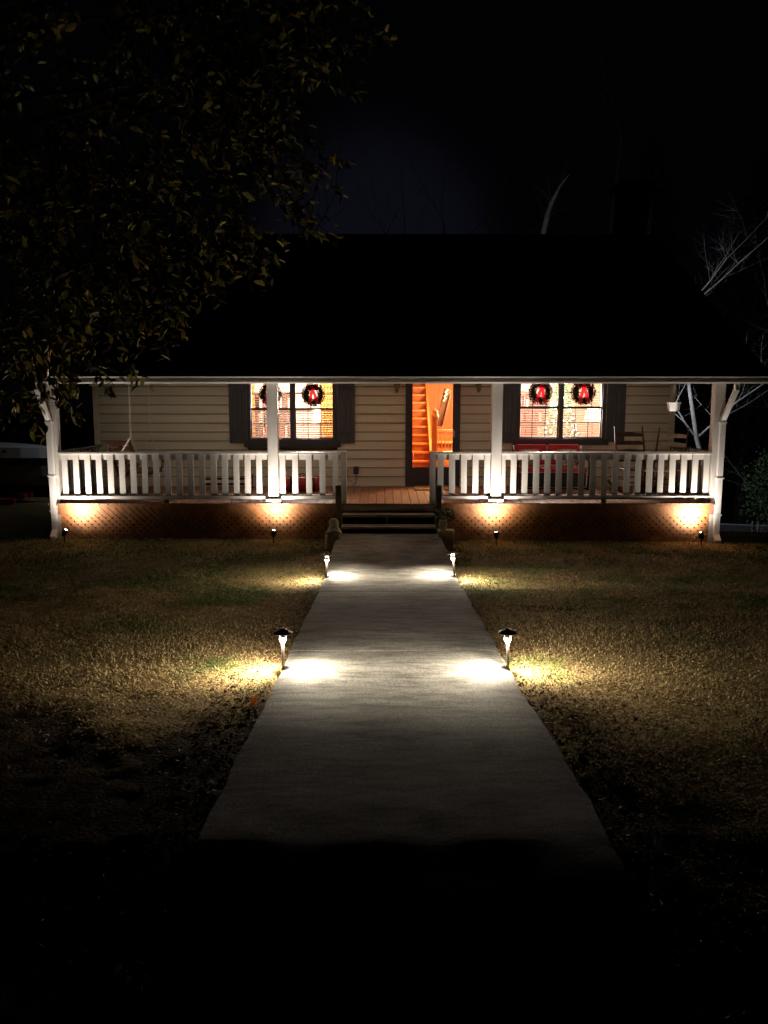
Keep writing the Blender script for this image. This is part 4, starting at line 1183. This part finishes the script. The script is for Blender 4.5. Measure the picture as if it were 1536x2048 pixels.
f3 = empty('added_floodlight', (PXx(1000, 22.2), 22.16, 2.2), label='added cool white flood lamp, out of view on the rear wall facing the wood', cat='added_floodlight')  # unseen lamp put in to light the trees behind the roof
MB().cbox(-.06, .06, -.018, .03, -.06, .06, .006).build('backplate', M_WHITE, f3)
MB().lathe([(.02, -.06), (.05, .0), (.06, .05)], 14, M=Matrix.Translation((0, .10, .0)) @ Matrix.Rotation(R(-60), 4, 'X')).build('housing', M_WHITE, f3)
l = bpy.data.lights.new('added_flood_lamp', 'SPOT'); l.energy = ADDED_FLOOD_W * 1.9; l.color = (.85, .95, 1.0); l.spot_size = R(150); l.spot_blend = .6; l.shadow_soft_size = .05
o = bpy.data.objects.new('added_flood_lamp', l); C.objects.link(o); o.parent = f3
o.matrix_local = Matrix.Translation((0, .25, .05)) @ Vector((0, -1, -.35)).to_track_quat('Z', 'Y').to_matrix().to_4x4()
f2 = empty('added_floodlight', (XL - .02, 18.6, 2.1), label='added cool white flood lamp, out of view under the eave, brightening the boat', cat='added_floodlight')  # unseen lamp put in to brighten the boat
MB().cbox(-.03, .02, -.06, .06, -.06, .06, .006).build('backplate', M_WHITE, f2)
MB().lathe([(.02, -.06), (.05, .0), (.06, .05)], 14, M=Matrix.Translation((-.10, 0, -.02)) @ Matrix.Rotation(R(-70), 4, 'Y')).build('housing', M_WHITE, f2)
l = bpy.data.lights.new('added_flood_lamp', 'SPOT'); l.energy = ADDED_FLOOD_W * .16; l.color = (.85, .90, 1.0); l.spot_size = R(130); l.spot_blend = .6; l.shadow_soft_size = .05
o = bpy.data.objects.new('added_flood_lamp', l); C.objects.link(o); o.parent = f2
o.matrix_local = Matrix.Translation((-.2, 0, -.02)) @ Vector((1, .55, .35)).to_track_quat('Z', 'Y').to_matrix().to_4x4()

# ------------------------------------------------------------------ lawn
def scatter(n, x0, x1, y0, y1):
    return rng.uniform(x0, x1, n), rng.uniform(y0, y1, n)
def grass_field():
    Vs, Ts, At = [], [], []
    tot = 0
    for (n, x0, x1, y0, y1, hgt) in ((200000, -4.2, 5.2, 2.6, 6.2, .017), (190000, -5.2, 6.0, 6.2, 9.5, .020), (150000, -8.5, 9.5, 9.5, 14.2, .026)):
        x, y = scatter(n, x0, x1, y0, y1)
        s = soil_mask(x, y); dens = np.clip(1.15 - s * 1.12, .03, 1) * np.clip(.1 + 1.3 * vnoise(x, y, 2.3, 11) * (.5 + vnoise(x, y, 6.0, 13)), .12, 1)
        keep = rng.random(n) < dens
        keep &= (np.abs(x - WALK_X) > WALK_HW + .01) | (y > 13.2)
        keep &= ~((y > 13.30) & (x > DXL) & (x < DXR))
        keep &= (np.abs(x) < .50 * y + .6)
        x, y = x[keep], y[keep]; m = len(x)
        z = gz(x, y)
        a = rng.uniform(0, 6.283, m); L = hgt * rng.uniform(.5, 1.6, m) * (.7 + .6 * vnoise(x, y, 1.5, 12)); lean = rng.uniform(.4, 2.2, m)
        wd = rng.uniform(.0016, .0032, m) * (1 + y * .09)
        dx, dy = np.cos(a), np.sin(a)
        b = np.stack([x, y, z - .004], 1)
        side = np.stack([-dy, dx, 0*a], 1) * wd[:, None]
        mid = b + np.stack([dx*L*lean*.35, dy*L*lean*.35, L*.62], 1)
        tip = b + np.stack([dx*L*lean, dy*L*lean, L*(1.0 - .25*np.minimum(lean, 2.4))], 1)
        V = np.stack([b - side, b + side, mid + side*.8, mid - side*.8, tip], 1).reshape(-1, 3)
        base = np.arange(m)[:, None] * 5 + tot
        T = np.concatenate([base + [[0,1,2]], base + [[0,2,3]], base + [[3,2,4]]], 1).reshape(-1, 3)
        Vs.append(V); Ts.append(T); At.append(np.repeat(rng.random(m), 5)); tot += m * 5
    return np.concatenate(Vs), np.concatenate(Ts), np.concatenate(At)
M_GRASS = tinted('lawn_grass', [(0, (.13, .085, .038)), (.5, (.38, .28, .13)), (1, (.56, .44, .22))], .8, .25,
                 patch=(.9, [(0, (.03, .055, .012)), (.5, (.10, .155, .035)), (1, (.22, .27, .075))], .50, .66))
V, T, A = grass_field()
o = bpy.data.objects.new('grass', np_mesh('grass', V, T, M_GRASS, A)); C.objects.link(o); tag(o, 'dormant tan lawn grass with greener patches near the house', 'grass', kind='stuff')

# fallen leaves and twigs, too many to count
def litter():
    Vs, Ts, At = [], [], []; tot = 0
    specs = []
    n = 5200
    side = rng.choice([-1, 1], n); y = rng.uniform(2.8, 11, n); d = np.abs(rng.normal(0, .28, n)) + .02
    x = WALK_X + side * (WALK_HW + d)
    x2, y2 = rng.uniform(-3.6, 3.8, 2600), rng.uniform(1.3, 5.5, 2600)
    x3, y3 = rng.uniform(-5, 6, 1100), rng.uniform(5, 13, 1100)
    x4, y4 = rng.normal(-2.25, .22, 160), rng.normal(11.0, .22, 160)
    x = np.concatenate([x, x2, x3, x4]); y = np.concatenate([y, y2, y3, y4])
    kind = np.concatenate([rng.random(n) * .8, rng.random(2600), rng.random(1100), rng.random(160) * .5])
    ok = (np.abs(x - WALK_X) > WALK_HW + .01) | (y < 3.0) | (rng.random(len(x)) < .02)
    x, y, kind = x[ok], y[ok], kind[ok]; m = len(x)
    z = np.where((np.abs(x - WALK_X) < WALK_HW) & (y > 2.6), walk_z(y) + .008, gz(x, y) + rng.uniform(.004, .03, m))
    a = rng.uniform(0, 6.283, m)
    d = unit(np.stack([np.cos(a), np.sin(a), rng.normal(0, .28, m)], 1))
    twig = rng.random(m) < .35
    Ls = np.where(twig, rng.uniform(.02, .09, m), rng.uniform(.010, .034, m)); Ws = np.where(twig, rng.uniform(.002, .005, m), Ls * rng.uniform(.35, .65, m))
    up = np.stack([rng.normal(0, .5, m), rng.normal(0, .5, m), np.ones(m)], 1)
    sd = unit(np.cross(d, up)); no = np.cross(sd, d)
    c = np.stack([x, y, z], 1)
    L_, W_ = Ls[:, None], Ws[:, None]; curl = (rng.uniform(.0, .5, m)[:, None])
    V = np.stack([c, c + d*L_*.45 + sd*W_*.5 + no*W_*curl, c + d*L_ + no*L_*.12, c + d*L_*.45 - sd*W_*.5 + no*W_*curl], 1).reshape(-1, 3)
    base = np.arange(m)[:, None] * 4
    T = np.concatenate([base + [[0, 2, 1]], base + [[0, 3, 2]]], 1).reshape(-1, 3)
    return V, T, np.repeat(kind, 4)
M_LITTER = tinted('dry_leaf', [(0, (.10, .045, .02)), (.45, (.24, .13, .065)), (.85, (.36, .26, .16)), (1, (.60, .54, .44))], .75, .2)
V, T, A = litter()
o = bpy.data.objects.new('leaf_litter', np_mesh('leaf_litter', V, T, M_LITTER, A)); C.objects.link(o); tag(o, 'dry leaves and twigs strewn over the soil beside the walk', 'leaf litter', kind='stuff')
# soil clods along the walk edges
def clods():
    n = 900
    side = rng.choice([-1, 1], n); y = rng.uniform(3.0, 7.6, n); x = WALK_X + side * (WALK_HW + .04 + np.abs(rng.normal(0, .22, n)))
    z = gz(x, y); r = rng.uniform(.005, .016, n)
    oct_ = np.array([(1,0,0),(0,1,0),(-1,0,0),(0,-1,0),(0,0,1),(0,0,-.5),(.7,.7,.5),(-.7,.7,.4),(-.7,-.7,.5),(.7,-.7,.45)])
    F = np.array([(0,6,4),(6,1,4),(1,7,4),(7,2,4),(2,8,4),(8,3,4),(3,9,4),(9,0,4),(0,1,6),(1,2,7),(2,3,8),(3,0,9),(0,5,1),(1,5,2),(2,5,3),(3,5,0)])
    V = np.stack([x, y, z], 1)[:, None] + oct_[None] * r[:, None, None] * rng.uniform(.6, 1.3, (n, 10, 1)); T = (np.arange(n)[:, None, None] * 10 + F[None]).reshape(-1, 3)
    return V.reshape(-1, 3), T
V, T = clods()
o = bpy.data.objects.new('soil_clods', np_mesh('soil_clods', V, T, M_SOIL)); C.objects.link(o); tag(o, 'dark clods of dug soil along both edges of the walk', 'soil', kind='stuff')
# single leaves one can pick out
def fallen_leaf(loc, L, Wd, rz, pitch, m, label):
    V = []; F = []; n = 9
    for i in range(n):
        u = i / (n - 1); wv = Wd * (math.sin(math.pi * u ** .8) ** .8) * .5 + .0008; zc = .22 * L * (u - .5) ** 2
        V += [(u*L - L/2, -wv, zc + wv*.45), (u*L - L/2, 0, zc), (u*L - L/2, wv, zc + wv*.45)]
    for i in range(n - 1): F += [(i*3, i*3+1, i*3+4, i*3+3), (i*3+1, i*3+2, i*3+5, i*3+4)]
    mb = MB(); mb.add(V, F); o = mb.build('fallen_leaf', m, None, True); o.location = loc; o.rotation_euler = (0, pitch, rz); tag(o, label, 'leaf'); return o
M_PALE = translucent('pale_dry_leaf', (.62, .50, .36), .2, var=.3, scale=60)
M_ORANGE = translucent('orange_dry_leaf', (.62, .17, .03), .3, var=.25, scale=40)
def on_ground(px, py):
    for Y in np.arange(1.0, 14, .01):
        p = P(px, py, Y)
        if p.z <= float(gz(p.x, Y)) + .012: return p
    return p
p = on_ground(236, 1953); fallen_leaf(p + Vector((0, 0, .02)), .062, .024, R(40), R(-38), M_PALE, 'large pale dry leaf lying curled on the dark soil')
p = on_ground(260, 1966); fallen_leaf(p + Vector((0, 0, .015)), .030, .016, R(60), R(-40), M_PALE, 'small pale leaf next to the large curled dry leaf')
p = on_ground(522, 1917); fallen_leaf(p + Vector((0, 0, .012)), .04, .008, R(5), R(-20), M_PALE, 'thin pale leaf stalk lying before the end of the walk')
p = on_ground(510, 1409); fallen_leaf(p + Vector((0, 0, .03)), .085, .042, R(60), R(-50), M_ORANGE, 'bright orange leaf standing beside the edge of the walk')
p = on_ground(512, 1390); fallen_leaf(p + Vector((0, 0, .02)), .05, .025, R(10), R(-25), M_PALE, 'cream coloured leaf just behind the orange leaf')

# ------------------------------------------------------------------ magnolia in the yard, its crown hanging into the picture
TX, TY_ = -5.6, 9.3
mg = empty('magnolia_tree', (TX, TY_, float(gz(TX, TY_))), label='large leathery leaved evergreen tree overhanging the front yard', cat='tree')
rt = np.random.default_rng(11)
cx, cy, cz = 0.0, 0.0, 6.9
RX, RYY, RZ = 5.6, 2.2, 5.9
lim = MB(); tips = []
MB().tube([(0,0,-.2), (.03,0,.3), (-.05,.05,2), (.05,0,4.5), (0,0,8), (0,.1,11.5)], [.34, .27, .23, .19, .12, .03], 12).build('trunk', M_BARK2, mg, True)
N_T = 1500
tw = MB(); C_, D_, K_ = [], [], []
for i in range(N_T):
    while True:
        d = rt.normal(size=3); d /= np.linalg.norm(d)
        if d[0] > -.35: break
    s = rt.uniform(.0, 1.0) ** .30
    lump = 1.0 + .06 * math.sin(d[0]*7 + d[2]*9) + .05 * math.sin(d[1]*11 - d[2]*5) + rt.normal(0, .035)
    rr_ = (.55 + .47 * s) * lump
    q = np.array([cx + d[0]*RX*rr_, cy + d[1]*RYY*rr_, cz + d[2]*RZ*rr_])
    wx_ = TX + q[0]
    if q[2] > 9.5 or q[2] < 1.9 or q[2] - .44 < np.interp(wx_, [-4.2, -3.4, -2.5, -1.7, -.75, -.2, .25, .6], [.9, 1.25, 2.35, 2.85, 3.5, 4.2, 5.2, 7.5]): continue
    tips.append((q, d, s))
    inner = q - np.array([d[0], d[1], d[2] - .3]) * rt.uniform(.35, .8)
    tw.tube([inner, (inner + q) / 2 + rt.normal(0, .04, 3), q], [.011, .008, .004], 4, False)
    nl = int(rt.integers(20, 36))
    ax = unit(q - inner)
    for k in range(nl):
        t_ = rt.random() ** .6
        c = inner + (q - inner) * t_ + rt.normal(0, .05, 3)
        dd = unit(ax * .5 + rt.normal(0, .75, 3) + np.array([0, 0, -.12])); C_.append(c); D_.append(dd)
n = len(C_)
C_ = np.array(C_); D_ = np.array(D_)
# leaves: six-sided blade, folded on the midrib
up = rt.normal(size=(n, 3)) * .6 + [0, 0, 1]; sd = unit(np.cross(D_, up)); no = np.cross(sd, D_)
L_ = rt.uniform(.09, .155, (n, 1)); W_ = L_ * rt.uniform(.36, .50, (n, 1))
f = .18
V = np.stack([C_, C_ + D_*L_*.32 + sd*W_*.5 + no*W_*f, C_ + D_*L_*.70 + sd*W_*.42 + no*W_*f - no*L_*.04, C_ + D_*L_ - no*L_*.10, C_ + D_*L_*.70 - sd*W_*.42 + no*W_*f - no*L_*.04, C_ + D_*L_*.32 - sd*W_*.5 + no*W_*f], 1).reshape(-1, 3)
base = np.arange(n)[:, None] * 6
T = np.concatenate([base + [[0, 3, 2]], base + [[0, 2, 1]], base + [[0, 5, 4]], base + [[0, 4, 3]]], 1).reshape(-1, 3)
M_MAG = tinted('magnolia_leaf', [(0, (.018, .024, .008)), (.62, (.032, .042, .013)), (.76, (.36, .36, .08)), (1, (.80, .75, .27))], .38, .15, .5)  # palest share of leaves: light on the crown put into the colour
o = bpy.data.objects.new('crown', np_mesh('crown', V, T, M_MAG, np.repeat(rt.random(n), 6))); C.objects.link(o); o.parent = mg
tw.build('twigs', M_BARK2, mg)
for i in range(26):
    q, d, s = tips[int(rt.integers(0, len(tips)))]
    z0 = min(max(q[2] - rt.uniform(.3, 1.6), 1.8), 8.5)
    a = np.array([0, 0, z0]); mid = a + (q - a) * .5 + np.array([0, 0, rt.uniform(.05, .35)])
    lim.tube([a, a + (mid - a) * .5 + rt.normal(0, .06, 3), mid, q], [.07, .055, .035, .01], 7, False)
lim.build('limbs', M_BARK2, mg, True)

# ------------------------------------------------------------------ bare trees behind
def bare_tree(base, height, lean, seed, m, label, r0=.11, levels=4, splits=3, spread=.55, start=.25, group='bare trees behind the house'):
    r = random.Random(seed)
    t = empty('bare_tree', base, label=label, cat='tree', group=group)
    trunk, crown = MB(), MB()
    def grow(p, d, L, rad, lv):
        path, rads = [p.copy()], [rad]; n = 6; q = p.copy(); dd = d.copy()
        pts = []
        for i in range(n):
            dd = (dd + Vector((r.gauss(0, .10), r.gauss(0, .10), r.gauss(.03, .05)))).normalized()
            q = q + dd * (L / n); path.append(q.copy()); rads.append(rad * (1 - .72 * (i + 1) / n)); pts.append((q.copy(), dd.copy(), rads[-1], (i + 1) / n))
        (trunk if lv == 0 else crown).tube(path, rads, 8 if lv == 0 else (5 if lv < 3 else 3), False)
        if lv < levels:
            for (qq, d2, rr, u) in pts:
                if lv == 0 and u < start: continue
                for _ in range(splits if r.random() < .75 else 1):
                    ax = Vector((r.gauss(0, 1), r.gauss(0, 1), r.gauss(.25, .4))).normalized()
                    nd = (d2 * (1 - spread) + ax * spread).normalized()
                    if r.random() < (.8 if lv < 2 else .55): grow(qq, nd, L * r.uniform(.30, .52), min(rr * .5, r0 * .34), lv + 1)
    grow(Vector((0, 0, -.2)), Vector(lean).normalized(), height, r0, 0)
    trunk.build('trunk', m, t, True); crown.build('branches', m, t)
    return t
def tbase(px, Y, z=None):
    x = PXx(px, Y, 700); return (x, Y, float(gz(x, Y)) if z is None else z)
bare_tree(tbase(1446, 20.5), 8.6, (.0, 0, 1), 5, M_BARK, 'pale bare tree just behind the porch end, near the hanging planter', .075, 4, 2, .62, .2)
bare_tree(tbase(1565, 24), 7.5, (.05, 0, 1), 9, M_BARK, 'spreading bare tree standing above the chain link fence', .045, 4, 2, .75, .15)
lb = Vector(tbase(1062, 33)); lt = P(1139, 348, 33)
t = empty('bare_tree', lb, label='tall leaning pale trunk rising beyond the roof ridge', cat='tree', group='bare trees behind the house')
lp_ = [Vector((0, 0, -.2))] + [P(px, py, 33) - lb for px, py in ((1077, 700), (1084, 480), (1093, 437), (1103, 405), (1112, 388), (1123, 368), (1139, 348))]
MB().tube(lp_, [.17, .14, .11, .10, .085, .065, .045, .012], 9, False).build('trunk', M_BARK, t, True)
m = MB()
for i in range(16):
    u = random.uniform(.6, .98); p0 = lp_[random.choice((3, 4, 5, 6))].copy(); d_ = Vector((random.uniform(-1, 1), random.uniform(-1, 1), random.uniform(.2, 1.2))); L0 = random.uniform(.5, 1.5)
    m.tube([p0, p0 + d_ * L0 * .5 + Vector((0, 0, .1)), p0 + d_ * L0], [.02, .012, .004], 4, False)
m.build('branches', M_BARK2, t)
bare_tree(tbase(890, 42), 20.5, (0, 0, 1), 31, M_BARK2, 'bare wood tree with a fine crown beyond the middle of the ridge', .22, 4, 2, .5, .5)
bare_tree(tbase(700, 46), 18.5, (.02, 0, 1), 37, M_BARK2, 'bare wood tree beyond the ridge against the purple sky glow', .2, 4, 2, .5, .5)
bare_tree(tbase(800, 50), 17.5, (-.03, 0, 1), 39, M_BARK2, 'slender bare wood tree low against the purple sky glow', .16, 4, 2, .5, .55)
bare_tree(tbase(1180, 44), 20, (.03, 0, 1), 41, M_BARK2, 'bare wood tree between the leaning trunk and the chimney', .2, 4, 2, .5, .5)
# dark evergreen wood that closes the view behind
M_WOOD = tinted('dark_evergreen', [(0, (.01, .016, .008)), (1, (.03, .045, .02))], .8)
for px, Y, h_, wd_, lab in ((1290, 48, 21, 5.5, 'dark tall evergreen behind the chimney'), (1500, 44, 19, 5.5, 'dark tall evergreen beyond the gable end of the roof')):
    b = tbase(px, Y); t = empty('evergreen_tree', b, label=lab, cat='tree', group='evergreens of the wood behind')
    n = 16000; hh = rt.uniform(.15, 1, n); rad = wd_ * (1.02 - hh) * np.sqrt(rt.uniform(.05, 1, n)) * (1 + .25*np.sin(hh*38)); th = rt.uniform(0, 6.283, n)
    cen = np.stack([rad*np.cos(th), rad*np.sin(th), hh*h_], 1); dr = unit(np.stack([np.cos(th), np.sin(th), rt.normal(-.2, .4, n)], 1))
    V, T = leaf_cloud(cen, unit(dr + rt.normal(0, .5, (n, 3))), .42, .16, rt)
    o = bpy.data.objects.new('crown', np_mesh('crown', V, T, M_WOOD, np.repeat(rt.random(n), 4))); C.objects.link(o); o.parent = t
    MB().tube([(0,0,-.3), (0,0,h_*.5), (0,0,h_*.97)], [.35, .22, .03], 8).build('trunk', M_BARK2, t)
# shrub by the fence
b = (PXx(1552, 19, 980), 19.0, float(gz(PXx(1552, 19, 980), 19)))
t = empty('shrub', b, label='leafy green shrub at the side yard by the fence', cat='shrub')
n = 2600; d = unit(rt.normal(size=(n, 3))); cen = d * rt.uniform(.4, 1, (n, 1)) * [.75, .7, 1.05] * (1 + .12*np.sin(d[:, :1]*9 + d[:, 2:]*7)) + [0, 0, 1.0]
V, T = leaf_cloud(cen, unit(d + rt.normal(0, .6, (n, 3))), .085, .04, rt)
o = bpy.data.objects.new('foliage', np_mesh('foliage', V, T, M_HERB, np.repeat(rt.random(n), 4))); C.objects.link(o); o.parent = t
m = MB()
for i in range(9):
    a = i * .7; m.tube([(0, 0, -.1), (.2*math.cos(a), .2*math.sin(a), .6), (.45*math.cos(a), .45*math.sin(a), 1.3)], [.02, .014, .006], 5, False)
m.build('stems', M_BARK2, t)
# chain link fence in the side yard
YF = 24.0
ft = PZ(1049, YF)
fe = empty('chain_link_fence', (PXx(1440, YF, 1060), YF, ft - 1.2), label='galvanised chain link fence in the dark side yard', cat='fence')
fx1 = PXx(1640, YF, 1060) - fe.location.x; fx0 = -1.2
drop = .10
MB().tube([(fx0, 0, 1.2 + .06), (fx1, 0, 1.2 - .10)], .022, 8).build('top_rail', M_STEEL, fe)
for px in (1504, 1515, 1340, 1600):
    x = PXx(px, YF, 1060) - fe.location.x
    mm = MB(); mm.tube([(x, .0, -.9), (x, .0, 1.26)], .026 if px != 1504 else .02, 8); mm.lathe([(.03, 1.26), (.02, 1.3), (.004, 1.31)], 8, (x, 0, 0)); mm.build('fence_post', M_STEEL, fe)
mm = MB(); stp = .07
k = fx0 - 1.3
while k < fx1 + 1.3:
    for d in (-1, 1):
        za, zb = -.1, 1.18
        xa, xb = k, k + d * (zb - za)
        mm.beam((xa, .01*d, za), (xb, .01*d, zb), .005, .005)
    k += stp
o = mm.build('wire_mesh', M_STEEL, fe); o['kind'] = 'stuff'

# ------------------------------------------------------------------ boat on a trailer at the left, behind the tree
bt_y = 18.0
zk = PZ(962, bt_y)
bo = empty('boat', (PXx(30, bt_y, 930), bt_y, zk), R(6), label='white and grey hulled boat parked in the dark beyond the porch end', cat='boat')
M_HULLW = mat('white_gelcoat', (.60, .60, .60), .3, .08, 3, spec=.6); M_HULLG = mat('grey_hull', (.22, .18, .17), .4, .15, 3); M_HULLK = mat('black_stripe', (.015, .012, .012), .35, .1, 4)
def hull(zs, ys, m, name, x0=-4.2, x1=.95):
    mb = MB(); n = 16; V = []; F = []
    for i in range(n + 1):
        u = i / n; x = x0 + (x1 - x0) * u; taper = (1 - max(0, (u - .6) / .4) ** 2.2)
        dz = -.10 * max(0, (u - .45) / .55) ** 2
        for zz, yy in zip(zs, ys):
            V.append((x, -yy * taper, zz + dz * (1 if zz > .3 else 1.6)))
        for zz, yy in list(zip(zs, ys))[::-1]:
            V.append((x, yy * taper + .002, zz + dz * (1 if zz > .3 else 1.6)))
    w_ = len(zs) * 2
    for i in range(n):
        for k in range(w_): F.append((i*w_+k, i*w_+(k+1) % w_, (i+1)*w_+(k+1) % w_, (i+1)*w_+k))
    F.append(tuple(range(w_))); F.append(tuple(range(n*w_, (n+1)*w_))[::-1])
    mb.add(V, F); return mb.build(name, m, bo)
hull([.60, .82], [.98, 1.02], M_HULLW, 'gunwale'); hull([.44, .599], [.90, .96], M_HULLK, 'stripe'); hull([.02, .25, .439], [.35, .75, .88], M_HULLG, 'hull')
for i in range(9):
    if i in (2, 6): continue
    MB().box(-.78 + i*.11, -.71 + i*.11, -1.035, -1.028, .68, .74).build('registration_mark', M_HULLK, bo)
tr = empty('boat_trailer', (PXx(10, 17.4, 1005), 17.3, float(gz(PXx(10, 17.4, 1005), 17.3))), R(6), label='low red boat trailer frame under the parked boat', cat='trailer')
zz = PZ(1003, 17.3) - tr.location.z
MB().box(-2.6, .25, -.05, .05, zz - .05, zz + .05).build('side_beam', M_RED, tr); MB().box(-2.6, .25, 1.1, 1.2, zz - .05, zz + .05).build('side_beam', M_RED, tr)
MB().box(-1.5, -1.4, .05, 1.1, zz - .04, zz + .04).build('cross_beam', M_RED, tr); MB().box(.05, .15, .05, 1.1, zz - .04, zz + .04).build('cross_beam', M_RED, tr)
for y in (-.16, 1.3):
    wv = MB(); wv.lathe([(.10, -.09), (.26, -.08), (.28, 0), (.26, .08), (.10, .09)], 20, M=Matrix.Translation((-1.0, y, .28)) @ Matrix.Rotation(R(90), 4, 'X')); wv.build('wheel', M_BLACK, tr, True)
for x in (-1.9, -.3):
    MB().box(x - .05, x + .05, .3, .9, zz + .041, max(zz + .06, zk - tr.location.z + .02)).build('bunk', M_WEATH, tr)
